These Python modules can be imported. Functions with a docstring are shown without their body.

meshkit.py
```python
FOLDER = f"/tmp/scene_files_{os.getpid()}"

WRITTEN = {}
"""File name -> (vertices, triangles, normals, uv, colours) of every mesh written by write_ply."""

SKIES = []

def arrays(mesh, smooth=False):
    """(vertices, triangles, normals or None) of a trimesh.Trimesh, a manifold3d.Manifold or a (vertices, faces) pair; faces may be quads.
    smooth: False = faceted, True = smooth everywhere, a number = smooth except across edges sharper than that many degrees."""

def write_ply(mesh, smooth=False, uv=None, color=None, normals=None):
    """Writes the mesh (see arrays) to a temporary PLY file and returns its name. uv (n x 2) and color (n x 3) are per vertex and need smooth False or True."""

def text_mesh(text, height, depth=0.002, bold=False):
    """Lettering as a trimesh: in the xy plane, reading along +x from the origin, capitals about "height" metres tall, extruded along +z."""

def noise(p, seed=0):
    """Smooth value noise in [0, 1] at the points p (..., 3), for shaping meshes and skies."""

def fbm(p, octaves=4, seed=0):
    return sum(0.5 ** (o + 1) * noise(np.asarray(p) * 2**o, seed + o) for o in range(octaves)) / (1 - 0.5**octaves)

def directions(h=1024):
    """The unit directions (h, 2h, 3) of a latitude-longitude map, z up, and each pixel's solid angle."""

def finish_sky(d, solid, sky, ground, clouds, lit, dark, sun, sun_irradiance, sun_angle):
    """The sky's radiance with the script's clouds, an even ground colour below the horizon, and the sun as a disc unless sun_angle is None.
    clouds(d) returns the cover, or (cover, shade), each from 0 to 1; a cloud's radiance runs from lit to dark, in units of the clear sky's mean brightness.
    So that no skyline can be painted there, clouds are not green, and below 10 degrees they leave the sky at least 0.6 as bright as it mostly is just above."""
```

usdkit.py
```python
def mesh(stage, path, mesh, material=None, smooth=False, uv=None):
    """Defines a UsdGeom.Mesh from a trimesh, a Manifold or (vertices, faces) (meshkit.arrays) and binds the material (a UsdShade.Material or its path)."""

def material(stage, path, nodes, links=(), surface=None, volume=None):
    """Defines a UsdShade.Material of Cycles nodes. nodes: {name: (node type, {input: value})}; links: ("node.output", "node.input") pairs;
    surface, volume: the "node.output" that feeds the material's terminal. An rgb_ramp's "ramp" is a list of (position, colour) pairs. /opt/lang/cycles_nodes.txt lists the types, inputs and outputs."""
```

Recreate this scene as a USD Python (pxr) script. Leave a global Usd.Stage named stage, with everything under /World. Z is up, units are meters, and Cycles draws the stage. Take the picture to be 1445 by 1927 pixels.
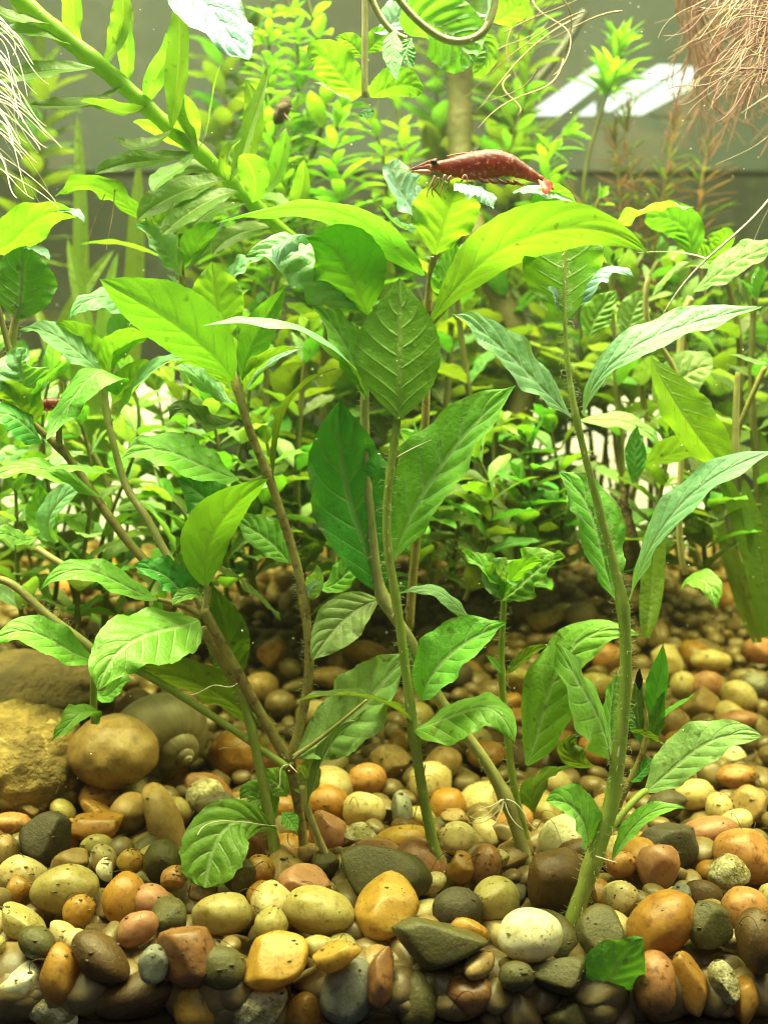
# A planted aquarium seen through its front glass. Units are metres; the tank is built at real size.
LAMP, FRONT_FILL, AMB, REFL_GLOW = 11.2, 1.1, 0.10, 2.2           # lamp over the water, added front fill, room ambience, glow of the added reflection strips
WCOL, WABS, WSCAT = (0.925, 0.868, 0.10), 3.6, 0.20     # the water's tint and faint haze
import math, random
import numpy as np, trimesh, usdkit, meshkit
from pxr import Usd, UsdGeom, UsdLux, UsdShade, Gf, Vt, Sdf

stage = Usd.Stage.CreateInMemory()
UsdGeom.SetStageUpAxis(stage, 'Z'); UsdGeom.SetStageMetersPerUnit(stage, 1.0)
UsdGeom.Xform.Define(stage, '/World')
rng = np.random.default_rng(7); random.seed(7)

# ------------------------------------------------------------------ camera
YF = -0.042          # inner face of the front glass
CAM = np.array([0.0, -0.207, 0.0943]); PITCH = math.radians(7.3); FPX = 2066.0
FWD = np.array([0, math.cos(PITCH), -math.sin(PITCH)]); UPV = np.array([0, math.sin(PITCH), math.cos(PITCH)]); RGT = np.array([1.0, 0, 0])
cam = UsdGeom.Camera.Define(stage, '/World/camera')
cam.CreateHorizontalApertureAttr(36.0); cam.CreateVerticalApertureAttr(48.0)
cam.CreateFocalLengthAttr(36.0 * FPX / 1445.0); cam.CreateClippingRangeAttr((0.01, 100.0))
cam.CreateFStopAttr(28.0); cam.CreateFocusDistanceAttr(0.200)
cam.CreateExposureAttr(0.12)
M4 = Gf.Matrix4d(*[float(v) for v in (*RGT, 0, *UPV, 0, *(-FWD), 0, *CAM, 1)])
cam.AddTransformOp().Set(M4)

# ------------------------------------------------------------------ light: an LED lamp over the water, an added front fill, and the dim room
def rect_light(name, pos, rot, w, h, power, color):
    l = UsdLux.RectLight.Define(stage, '/World/' + name)
    l.CreateWidthAttr(w); l.CreateHeightAttr(h); l.CreateIntensityAttr(power); l.CreateColorAttr(Gf.Vec3f(*color)); l.CreateNormalizeAttr(True)
    l.AddTranslateOp().Set(Gf.Vec3d(*pos)); l.AddRotateXYZOp().Set(Gf.Vec3f(*rot))
    return l
rect_light('lamp_light', (0.0, 0.010, 0.62), (0, 0, 0), 0.85, 0.26, LAMP, (0.95, 1.0, 1.0))
rect_light('room_light', (0.10, -1.1, 1.3), (41, 0, 0), 0.9, 0.6, FRONT_FILL, (1.0, 0.97, 0.9))  # unseen fill added in front to brighten the camera side
dome = UsdLux.DomeLight.Define(stage, '/World/room_ambience')

# ------------------------------------------------------------------ helpers
def ray(px, py): return FWD + (px - 722.5) / FPX * RGT + (963.5 - py) / FPX * UPV
def at(px, py, y):
    r = ray(px, py); return CAM + r * ((y - CAM[1]) / r[1])
def mpp(p): return float(np.dot(np.asarray(p) - CAM, FWD)) / FPX      # metres per photo pixel at a point
def sstep(a, b, x):
    t = np.clip((np.asarray(x, float) - a) / (b - a), 0, 1); return t * t * (3 - 2 * t)
def gz(y): return 0.027 * sstep(0.03, 0.21, y)
def on_ground(px, py, lift=0.0):
    r = ray(px, py); lo, hi = 0.08, 1.2
    for _ in range(50):
        m = (lo + hi) / 2; p = CAM + r * m
        if p[2] > gz(p[1]) + lift: lo = m
        else: hi = m
    return CAM + r * lo
def unit(v): v = np.asarray(v, float); return v / (np.linalg.norm(v) + 1e-12)

used = {}
def numbered(path):
    n = used.get(path, 0); used[path] = n + 1
    return path if n == 0 else f'{path}_{n:03d}'
def tag(prim, label=None, cat=None, group=None, kind=None):
    p = prim.GetPrim() if hasattr(prim, 'GetPrim') else prim
    for k, v in (('label', label), ('category', cat), ('group', group), ('kind', kind)):
        if v: p.SetCustomDataByKey(k, v)
    return p
class Thing:
    def __init__(s, name, label, cat, loc=(0, 0, 0), group=None):
        s.path = numbered('/World/' + name); s.loc = np.array(loc, float)
        x = UsdGeom.Xform.Define(stage, s.path); x.AddTranslateOp().Set(Gf.Vec3d(*map(float, s.loc)))
        tag(x, label, cat, group)
    def part(s, name, mesh, mat, smooth=True, uv=None, label=None, parent=None, kind=None):
        path = numbered((parent or s.path) + '/' + name)
        v, f = (np.array(mesh.vertices), np.array(mesh.faces)) if hasattr(mesh, 'vertices') else mesh
        usdkit.mesh(stage, path, (v - s.loc, f), MAT[mat], smooth=smooth, uv=uv)
        tag(stage.GetPrimAtPath(path), label, kind=kind)
        return path
def single(name, mesh, mat, label=None, cat=None, group=None, kind=None, smooth=True):
    path = numbered('/World/' + name)
    v, f = (np.array(mesh.vertices), np.array(mesh.faces)) if hasattr(mesh, 'vertices') else mesh
    c = np.zeros(3) if kind else v.mean(0)
    m = usdkit.mesh(stage, path, (v - c, f), MAT[mat], smooth=smooth)
    if not kind: m.AddTranslateOp().Set(Gf.Vec3d(*map(float, c)))
    tag(m, label, cat, group, kind); return path

def spline(pts, n):
    p = np.asarray(pts, float)
    if len(p) == 2: return p[0] + (p[1] - p[0]) * np.linspace(0, 1, n)[:, None]
    from scipy.interpolate import CubicSpline
    d = np.r_[0, np.cumsum(np.maximum(np.linalg.norm(np.diff(p, axis=0), axis=1), 1e-9) ** 0.6)]
    cs = CubicSpline(d, p); t = np.linspace(0, d[-1], 8 * n); q = cs(t)
    s = np.r_[0, np.cumsum(np.linalg.norm(np.diff(q, axis=0), axis=1))]
    u = np.linspace(0, s[-1], n)
    return np.stack([np.interp(u, s, q[:, k]) for k in range(3)], 1)
def tube(path, radii, sides=10, cap=True):
    p = np.asarray(path, float); n = len(p); t = np.gradient(p, axis=0); t /= np.linalg.norm(t, axis=1, keepdims=True) + 1e-12
    a = np.cross(t[0], [0.3, 1, 0.2]); A = []
    for i in range(n):
        a = a - t[i] * np.dot(a, t[i]); a = unit(a); A.append(a)
    A = np.array(A); B = np.cross(t, A); an = np.arange(sides) * 2 * np.pi / sides
    r = np.broadcast_to(np.asarray(radii, float), (n,))
    v = p[:, None] + r[:, None, None] * (np.cos(an)[None, :, None] * A[:, None] + np.sin(an)[None, :, None] * B[:, None])
    i, j = np.meshgrid(np.arange(n - 1), np.arange(sides), indexing='ij')
    q = np.stack([i * sides + j, i * sides + (j + 1) % sides, (i + 1) * sides + (j + 1) % sides, (i + 1) * sides + j], -1).reshape(-1, 4)
    f = np.vstack([q[:, [0, 1, 2]], q[:, [0, 2, 3]]]); v = v.reshape(-1, 3)
    if cap:
        m = len(v); v = np.vstack([v, p[:1], p[-1:]]); k = np.arange(sides); e = (n - 1) * sides
        f = np.vstack([f, np.stack([np.full(sides, m), (k + 1) % sides, k], 1), np.stack([np.full(sides, m + 1), e + k, e + (k + 1) % sides], 1)])
    return v, f
def join(parts):
    V, F, n = [], [], 0
    for v, f in parts: V.append(v); F.append(np.asarray(f) + n); n += len(v)
    return np.vstack(V), np.vstack(F)
# ------------------------------------------------------------------ materials
MAT = {}
def mat(name, nodes, links, surface=None, volume=None):
    MAT[name] = usdkit.material(stage, '/World/Looks/' + name, nodes, links, surface=surface, volume=volume)

dm = usdkit.material(stage, '/World/Looks/room', {'b': ('background_shader', {'color': (0.75, 0.85, 0.9), 'strength': AMB})}, [], surface='b.background')
UsdShade.MaterialBindingAPI.Apply(dome.GetPrim()).Bind(dm)

def leaf_mat(name, col, col2, trans, vein, tvein, fac=0.45, nveins=7.0, spots=0.0, rough=0.42):
    """two-tone leaf with a midrib and curved side veins from its st coordinates (u along, v across); light passes through it"""
    N = {
        'a': ('attribute', {'attribute': 'st'}), 's': ('separate_xyz', {}),
        'c1': ('math', {'math_type': 'multiply_add', 'value2': 2.0, 'value3': -1.0}), 'ab': ('math', {'math_type': 'absolute'}),
        'sg': ('math', {'math_type': 'greater_than', 'value2': 0.0}), 'so': ('math', {'math_type': 'multiply', 'value2': 0.4}),
        'pw': ('math', {'math_type': 'power', 'value2': 1.25}), 'pk': ('math', {'math_type': 'multiply', 'value2': -0.24}),
        'ua': ('math', {'math_type': 'add'}), 'uw': ('math', {'math_type': 'multiply_add', 'value2': nveins}), 
        'fr': ('math', {'math_type': 'fraction'}), 'f5': ('math', {'math_type': 'subtract', 'value2': 0.5}), 'fa': ('math', {'math_type': 'absolute'}),
        'sv': ('map_range', {'range_type': 'smoothstep', 'from_min': 0.0, 'from_max': 0.125, 'to_min': 1.0, 'to_max': 0.0, 'clamp': True}),
        'fd': ('map_range', {'from_min': 0.1, 'from_max': 0.95, 'to_min': 0.95, 'to_max': 0.10, 'clamp': True}),
        'sf': ('math', {'math_type': 'multiply'}),
        'mr': ('map_range', {'range_type': 'smoothstep', 'from_min': 0.025, 'from_max': 0.125, 'to_min': 1.0, 'to_max': 0.0, 'clamp': True}),
        'vn': ('math', {'math_type': 'maximum', 'use_clamp': True}),
        'g': ('texture_coordinate', {}),
        'n1': ('noise_texture', {'scale': 70.0, 'detail': 3.0, 'roughness': 0.6}), 'r1': ('map_range', {'from_min': 0.3, 'from_max': 0.7, 'clamp': True}),
        'ob': ('object_info', {}), 'obr': ('map_range', {'from_min': 0, 'from_max': 1, 'to_min': 0.78, 'to_max': 1.22}),
        'n2': ('noise_texture', {'scale': 900.0, 'detail': 2.0, 'roughness': 0.6}),
        'm1': ('mix_color', {'a': col, 'b': col2}), 'mo': ('hsv', {'hue': 0.5, 'saturation': 1.0, 'fac': 1.0}),
        'm2': ('mix_color', {'b': vein}), 'vk': ('math', {'math_type': 'multiply', 'value2': 0.75}),
        't1': ('mix_color', {'a': trans, 'b': tvein}), 'tk': ('math', {'math_type': 'multiply', 'value2': 0.8}),
        'tm': ('map_range', {'from_min': 0.25, 'from_max': 0.75, 'to_min': 0.72, 'to_max': 1.15}), 'th': ('hsv', {'hue': 0.5, 'saturation': 1.0, 'fac': 1.0}),
        'vo': ('noise_texture', {'scale': 420.0, 'detail': 1.0}), 'vr': ('map_range', {'range_type': 'smoothstep', 'from_min': 0.66, 'from_max': 0.74, 'to_min': 0.0, 'to_max': spots, 'clamp': True}),
        'eb': ('map_range', {'range_type': 'smoothstep', 'from_min': 0.80, 'from_max': 1.0, 'clamp': True}), 'en': ('map_range', {'range_type': 'smoothstep', 'from_min': 0.50, 'from_max': 0.62, 'to_max': 0.75, 'clamp': True}), 'em': ('math', {'math_type': 'multiply'}), 'ex': ('math', {'math_type': 'maximum'}), 'hr': ('map_range', {'from_min': 0, 'from_max': 1, 'to_min': 0.482, 'to_max': 0.512}),
        'm3': ('mix_color', {'b': (0.10, 0.085, 0.02)}), 't3': ('mix_color', {'b': (0.04, 0.06, 0.005)}),
        'bh': ('math', {'math_type': 'multiply_add', 'value2': -0.7}), 'bu': ('bump', {'strength': 0.55, 'distance': 0.0005}),
        'p': ('principled_bsdf', {'roughness': rough, 'specular_ior_level': 0.55, 'sheen_weight': 0.28, 'sheen_roughness': 0.4, 'sheen_tint': (0.80, 1.0, 0.95)}),
        't': ('translucent_bsdf', {}), 'x': ('mix_closure', {'fac': fac}),
    }
    L = [('a.vector', 's.vector'), ('s.y', 'c1.value1'), ('c1.value', 'ab.value1'), ('c1.value', 'sg.value1'), ('sg.value', 'so.value1'),
         ('ab.value', 'pw.value1'), ('pw.value', 'pk.value1'), ('pk.value', 'ua.value1'), ('s.x', 'ua.value2'), ('ua.value', 'uw.value1'), ('so.value', 'uw.value3'),
         ('uw.value', 'fr.value1'), ('fr.value', 'f5.value1'), ('f5.value', 'fa.value1'), ('fa.value', 'sv.value'), ('ab.value', 'fd.value'),
         ('sv.result', 'sf.value1'), ('fd.result', 'sf.value2'), ('ab.value', 'mr.value'), ('sf.value', 'vn.value1'), ('mr.result', 'vn.value2'),
         ('g.object', 'n1.vector'), ('g.object', 'n2.vector'), ('g.object', 'vo.vector'), ('n1.fac', 'r1.value'), ('r1.result', 'm1.fac'), ('ob.random', 'obr.value'),
         ('m1.result', 'mo.color'), ('obr.result', 'mo.value'), ('mo.color', 'm2.a'), ('vn.value', 'vk.value1'), ('vk.value', 'm2.fac'),
         ('vn.value', 'tk.value1'), ('tk.value', 't1.fac'), ('n1.fac', 'tm.value'), ('t1.result', 'th.color'), ('tm.result', 'th.value'),
         ('ab.value', 'eb.value'), ('n1.fac', 'en.value'), ('eb.result', 'em.value1'), ('en.result', 'em.value2'), ('vr.result', 'ex.value1'), ('em.value', 'ex.value2'), ('ob.random', 'hr.value'), ('hr.result', 'mo.hue'), ('hr.result', 'th.hue'), ('vo.fac', 'vr.value'), ('ex.value', 'm3.fac'), ('m2.result', 'm3.a'), ('vr.result', 't3.fac'), ('th.color', 't3.a'),
         ('vn.value', 'bh.value1'), ('n2.fac', 'bh.value3'), ('bh.value', 'bu.height'), ('bu.normal', 'p.normal'),
         ('m3.result', 'p.base_color'), ('t3.result', 't.color'), ('p.BSDF', 'x.closure1'), ('t.BSDF', 'x.closure2')]
    mat(name, N, L, surface='x.closure')
#         top colour            second              light through it      vein                 vein against light
leaf_mat('leaf_fresh', (0.21, 0.52, 0.060), (0.15, 0.43, 0.045), (0.22, 0.54, 0.02), (0.44, 0.66, 0.26), (0.12, 0.30, 0.01), 0.40, spots=0.45)
leaf_mat('leaf_deep', (0.085, 0.33, 0.040), (0.055, 0.25, 0.030), (0.13, 0.40, 0.02), (0.30, 0.50, 0.17), (0.10, 0.24, 0.01), 0.36, spots=0.4)
leaf_mat('leaf_young', (0.24, 0.48, 0.06), (0.18, 0.42, 0.05), (0.27, 0.57, 0.02), (0.40, 0.60, 0.15), (0.18, 0.34, 0.01), 0.52, spots=0.25)
leaf_mat('leaf_pale', (0.30, 0.48, 0.18), (0.22, 0.42, 0.12), (0.42, 0.65, 0.08), (0.50, 0.62, 0.32), (0.2, 0.38, 0.04), 0.42, spots=0.6)
leaf_mat('leaf_mint_sheen', (0.32, 0.60, 0.36), (0.20, 0.50, 0.22), (0.40, 0.70, 0.05), (0.48, 0.68, 0.42), (0.14, 0.30, 0.02), 0.42, spots=0.15, rough=0.38)  # pale lamp sheen of the upper sides put into the leaf colour
leaf_mat('leaf_ice_sheen', (0.27, 0.44, 0.42), (0.20, 0.37, 0.34), (0.45, 0.70, 0.45), (0.68, 0.82, 0.76), (0.3, 0.5, 0.3), 0.35, spots=0.0, rough=0.34)  # bluish-white lamp sheen of leaf tops, painted as base colour
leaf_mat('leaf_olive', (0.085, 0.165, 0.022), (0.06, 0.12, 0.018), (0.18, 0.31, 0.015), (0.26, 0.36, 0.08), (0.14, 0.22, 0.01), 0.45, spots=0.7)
leaf_mat('leaf_water', (0.15, 0.28, 0.03), (0.10, 0.21, 0.022), (0.20, 0.42, 0.02), (0.34, 0.48, 0.10), (0.30, 0.46, 0.03), 0.55, nveins=0.5, spots=0.5)
leaf_mat('leaf_rust', (0.25, 0.12, 0.08), (0.18, 0.11, 0.05), (0.35, 0.18, 0.07), (0.3, 0.2, 0.12), (0.2, 0.1, 0.05), 0.4, spots=0.5)
leaf_mat('blade_green', (0.14, 0.28, 0.03), (0.10, 0.22, 0.025), (0.34, 0.52, 0.02), (0.24, 0.38, 0.08), (0.22, 0.36, 0.02), 0.5, nveins=0.5, spots=0.5)

def solid(name, c1, c2, scale=200.0, rough=0.5, c3=None, bump=0.3, bscale=1500.0, bdist=0.0003, sss=0.0, spec=0.4, lo=0.35, hi=0.65, rnd=0.0, speck=None, trans=None):
    """mottled solid: two tones by noise, a third as sparse stains, and fine relief"""
    N = {'g': ('texture_coordinate', {}), 'ob': ('object_info', {}), 'ov': ('math', {'math_type': 'multiply', 'value2': 37.0}),
         'n': ('noise_texture', {'dimensions': '4D', 'scale': scale, 'detail': 5.0, 'roughness': 0.62, 'distortion': 0.4}), 'r': ('map_range', {'range_type': 'smoothstep', 'from_min': lo, 'from_max': hi, 'clamp': True}),
         'm': ('mix_color', {'a': c1, 'b': c2}),
         'n3': ('noise_texture', {'scale': scale * 2.3, 'detail': 6.0, 'roughness': 0.75}), 'r3': ('map_range', {'range_type': 'smoothstep', 'from_min': 0.50, 'from_max': 0.66, 'to_max': 0.85, 'clamp': True}),
         'm3': ('mix_color', {'b': c3 or c1}), 
         'n4': ('noise_texture', {'scale': bscale * 0.8, 'detail': 2.0}), 'r4': ('map_range', {'range_type': 'smoothstep', 'from_min': 0.62, 'from_max': 0.70, 'to_max': 0.7 if speck else 0.0, 'clamp': True}), 'm4': ('mix_color', {'b': speck or c1}),
         'or': ('map_range', {'from_min': 0, 'from_max': 1, 'to_min': 1 - rnd, 'to_max': 1 + rnd}), 'h': ('hsv', {'hue': 0.5, 'saturation': 1.0, 'fac': 1.0}),
         'b': ('noise_texture', {'scale': bscale, 'detail': 5.0, 'roughness': 0.65}), 'bu': ('bump', {'strength': bump, 'distance': bdist}),
         'p': ('principled_bsdf', {'roughness': rough, 'specular_ior_level': spec, 'subsurface_weight': sss, 'subsurface_scale': 0.0025, 'subsurface_radius': (1.0, 0.6, 0.25)})}
    L = [('g.object', 'n.vector'), ('ob.random', 'ov.value1'), ('ov.value', 'n.w'), ('g.object', 'n3.vector'), ('g.object', 'n4.vector'), ('n.fac', 'r.value'), ('r.result', 'm.fac'), ('n3.fac', 'r3.value'),
         ('m.result', 'm3.a'), ('r3.result', 'm3.fac'), ('m3.result', 'm4.a'), ('n4.fac', 'r4.value'), ('r4.result', 'm4.fac'), ('m4.result', 'h.color'), ('ob.random', 'or.value'), ('or.result', 'h.value'), ('h.color', 'p.base_color'),
         ('g.object', 'b.vector'), ('b.fac', 'bu.height'), ('bu.normal', 'p.normal')]
    s = 'p.BSDF'
    if trans:
        N['t'] = ('translucent_bsdf', {'color': trans}); N['x'] = ('mix_closure', {'fac': 0.3}); L += [('p.BSDF', 'x.closure1'), ('t.BSDF', 'x.closure2')]; s = 'x.closure'
    mat(name, N, L, surface=s)
solid('stem_green', (0.38, 0.46, 0.11), (0.30, 0.40, 0.075), 250, 0.5, c3=(0.30, 0.30, 0.12), bump=0.25, trans=(0.4, 0.55, 0.08))
solid('stem_brown', (0.27, 0.21, 0.075), (0.36, 0.32, 0.11), 220, 0.55, c3=(0.12, 0.07, 0.03), bump=0.3)
solid('stem_tan', (0.44, 0.42, 0.19), (0.34, 0.34, 0.12), 220, 0.5, c3=(0.40, 0.30, 0.16), bump=0.3)
solid('stem_bright', (0.22, 0.42, 0.03), (0.30, 0.50, 0.05), 200, 0.35, c3=(0.2, 0.35, 0.03), bump=0.15, trans=(0.45, 0.7, 0.03))
solid('root_white', (0.78, 0.74, 0.62), (0.62, 0.56, 0.42), 300, 0.5, bump=0.1)
solid('root_tan', (0.50, 0.38, 0.22), (0.36, 0.24, 0.13), 300, 0.5, bump=0.1)
solid('root_red', (0.33, 0.17, 0.15), (0.23, 0.11, 0.10), 300, 0.5, bump=0.1)
solid('hair_pale', (0.45, 0.48, 0.26), (0.45, 0.48, 0.26), 300, 0.6, bump=0.0)
solid('algae', (0.08, 0.10, 0.03), (0.12, 0.13, 0.04), 300, 0.7, bump=0.0)
# pebbles
ST = (0.16, 0.12, 0.04); R_ = 0.14
solid('peb_white', (0.623, 0.579, 0.428), (0.521, 0.477, 0.319), 234, 0.42, c3=(0.353, 0.287, 0.130), rnd=0.08, speck=(0.253, 0.197, 0.081), sss=0.15)
solid('peb_cream', (0.432, 0.352, 0.183), (0.364, 0.276, 0.122), 234, 0.42, c3=(0.242, 0.165, 0.055), rnd=R_, speck=(0.169, 0.109, 0.030), sss=0.2)
solid('peb_olive_cream', (0.280, 0.235, 0.091), (0.230, 0.183, 0.056), 234, 0.42, c3=(0.157, 0.117, 0.030), rnd=R_, sss=0.2)
solid('peb_tan', (0.285, 0.186, 0.072), (0.220, 0.137, 0.048), 252, 0.45, c3=(0.143, 0.086, 0.026), rnd=R_, speck=ST)
solid('peb_amber', (0.293, 0.152, 0.027), (0.225, 0.100, 0.016), 198, 0.42, c3=(0.146, 0.057, 0.012), rnd=R_, sss=0.25)
solid('peb_yellow', (0.385, 0.228, 0.042), (0.311, 0.170, 0.026), 198, 0.42, c3=(0.211, 0.097, 0.016), rnd=R_, speck=ST, sss=0.2)
solid('peb_orange', (0.40, 0.205, 0.070), (0.30, 0.140, 0.045), 216, 0.42, c3=(0.130, 0.038, 0.010), rnd=R_, sss=0.1)
solid('peb_rust', (0.25, 0.115, 0.042), (0.16, 0.072, 0.028), 234, 0.42, c3=(0.062, 0.017, 0.004), rnd=R_)
solid('peb_pink', (0.315, 0.155, 0.089), (0.257, 0.120, 0.061), 234, 0.42, c3=(0.198, 0.084, 0.038), rnd=R_, speck=(0.176, 0.088, 0.041), sss=0.15)
solid('peb_brown', (0.095, 0.051, 0.014), (0.066, 0.034, 0.010), 252, 0.5, c3=(0.072, 0.044, 0.020), rnd=R_, speck=(0.143, 0.083, 0.033), bump=0.5)
solid('peb_dark', (0.067, 0.054, 0.029), (0.044, 0.035, 0.020), 288, 0.6, c3=(0.066, 0.051, 0.019), rnd=R_, speck=(0.095, 0.076, 0.033), bump=0.7)
solid('peb_olive', (0.080, 0.068, 0.021), (0.057, 0.051, 0.015), 270, 0.55, c3=(0.064, 0.059, 0.024), rnd=R_, speck=(0.123, 0.105, 0.039), bump=0.6)
solid('peb_grey', (0.183, 0.183, 0.146), (0.139, 0.139, 0.109), 252, 0.5, c3=(0.089, 0.081, 0.046), rnd=R_, speck=(0.078, 0.070, 0.050), bump=0.4)
solid('peb_rough', (0.458, 0.421, 0.273), (0.235, 0.199, 0.078), 360, 0.5, c3=(0.111, 0.094, 0.030), rnd=0.08, speck=(0.520, 0.492, 0.384), bump=1.0, bscale=700, bdist=0.001, lo=0.42, hi=0.58)
solid('rock_gold', (0.40, 0.28, 0.09), (0.15, 0.10, 0.03), 90, 0.7, c3=(0.14, 0.09, 0.03), bump=1.0, bscale=380, bdist=0.0022, speck=(0.6, 0.46, 0.2))
solid('rock_dark', (0.13, 0.09, 0.035), (0.06, 0.042, 0.018), 90, 0.75, c3=(0.08, 0.055, 0.02), bump=1.0, bscale=420, bdist=0.002)
solid('mulm', (0.09, 0.06, 0.02), (0.05, 0.035, 0.012), 300, 0.8, bump=0.0)
solid('silt', (0.05, 0.035, 0.015), (0.035, 0.022, 0.01), 200, 0.9, bump=0.6, bscale=900)
mat('peb_mixed', {'g': ('geometry', {}), 'r': ('rgb_ramp', {'ramp': [(0, (0.186, 0.129, 0.050)), (0.14, (0.136, 0.075, 0.021)), (0.28, (0.155, 0.069, 0.011)), (0.42, (0.124, 0.035, 0.006)), (0.52, (0.143, 0.112, 0.036)), (0.64, (0.059, 0.028, 0.007)), (0.76, (0.050, 0.037, 0.009)), (0.86, (0.161, 0.074, 0.030)), (0.94, (0.025, 0.015, 0.005))], 'interpolate': False}),
    't': ('texture_coordinate', {}), 'n': ('noise_texture', {'scale': 260.0, 'detail': 5.0, 'roughness': 0.65}), 'k': ('map_range', {'from_min': 0.3, 'from_max': 0.7, 'to_min': 0.45, 'to_max': 1.0}), 'h': ('hsv', {'hue': 0.5, 'saturation': 1.0, 'fac': 1.0}),
    'bu': ('bump', {'strength': 0.4, 'distance': 0.0004}), 'p': ('principled_bsdf', {'roughness': 0.45})},
    [('g.random_per_island', 'r.fac'), ('t.object', 'n.vector'), ('n.fac', 'k.value'), ('r.color', 'h.color'), ('k.result', 'h.value'), ('h.color', 'p.base_color'), ('n.fac', 'bu.height'), ('bu.normal', 'p.normal')], surface='p.BSDF')
# shrimp and snail
solid('shrimp_shell', (0.125, 0.012, 0.017), (0.035, 0.004, 0.006), 620, 0.36, c3=(0.24, 0.07, 0.065), bump=0.5, bscale=1800, speck=(0.55, 0.25, 0.2), spec=0.6, sss=0.2, trans=(0.45, 0.06, 0.05))
solid('shrimp_clear', (0.52, 0.30, 0.24), (0.42, 0.18, 0.14), 300, 0.3, bump=0.1, trans=(0.6, 0.35, 0.3))
solid('shrimp_tail', (0.45, 0.05, 0.035), (0.35, 0.04, 0.03), 300, 0.3, bump=0.1, trans=(0.7, 0.12, 0.06))
solid('eye_black', (0.012, 0.010, 0.010), (0.02, 0.015, 0.012), 300, 0.15, bump=0.0)
mat('snail_shell', {'a': ('attribute', {'attribute': 'st'}), 's': ('separate_xyz', {}), 'w': ('noise_texture', {'dimensions': '1D', 'scale': 55.0, 'detail': 4.0, 'roughness': 0.7}),
    't': ('texture_coordinate', {}), 'n': ('noise_texture', {'scale': 160.0, 'detail': 6.0, 'roughness': 0.7}), 'k': ('mix_float', {'fac': 0.55}),
    'r': ('rgb_ramp', {'ramp': [(0.25, (0.09, 0.075, 0.038)), (0.5, (0.18, 0.152, 0.085)), (0.75, (0.29, 0.255, 0.16))]}),
    'ag': ('map_range', {'range_type': 'smoothstep', 'from_min': 0.50, 'from_max': 0.86, 'clamp': True}), 'm': ('mix_color', {'b': (0.42, 0.38, 0.27)}),
    'bu': ('bump', {'strength': 0.4, 'distance': 0.0005}), 'p': ('principled_bsdf', {'roughness': 0.5})},
    [('a.vector', 's.vector'), ('s.x', 'w.w'), ('t.object', 'n.vector'), ('w.fac', 'k.a'), ('n.fac', 'k.b'), ('k.result', 'r.fac'), ('s.x', 'ag.value'), ('r.color', 'm.a'), ('ag.result', 'm.fac'), ('m.result', 'p.base_color'), ('k.result', 'bu.height'), ('bu.normal', 'p.normal')], surface='p.BSDF')
# the tank
solid('backdrop_green', (0.003, 0.009, 0.006), (0.014, 0.025, 0.017), 26, 0.6, lo=0.42, hi=0.62, c3=(0.03, 0.05, 0.025), bump=0.0)
solid('backdrop_grey', (0.040, 0.060, 0.060), (0.014, 0.024, 0.021), 8, 0.6, lo=0.42, hi=0.60, c3=(0.09, 0.088, 0.08), bump=0.0)
solid('backdrop_white', (0.80, 0.80, 0.80), (0.72, 0.73, 0.74), 20, 0.6, bump=0.0)
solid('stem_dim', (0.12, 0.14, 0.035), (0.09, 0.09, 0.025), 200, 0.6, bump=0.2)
solid('rail', (0.30, 0.32, 0.26), (0.24, 0.26, 0.2), 40, 0.5, bump=0.0)
solid('tube_grey', (0.04, 0.045, 0.05), (0.06, 0.065, 0.07), 60, 0.35, bump=0.1)
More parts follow.
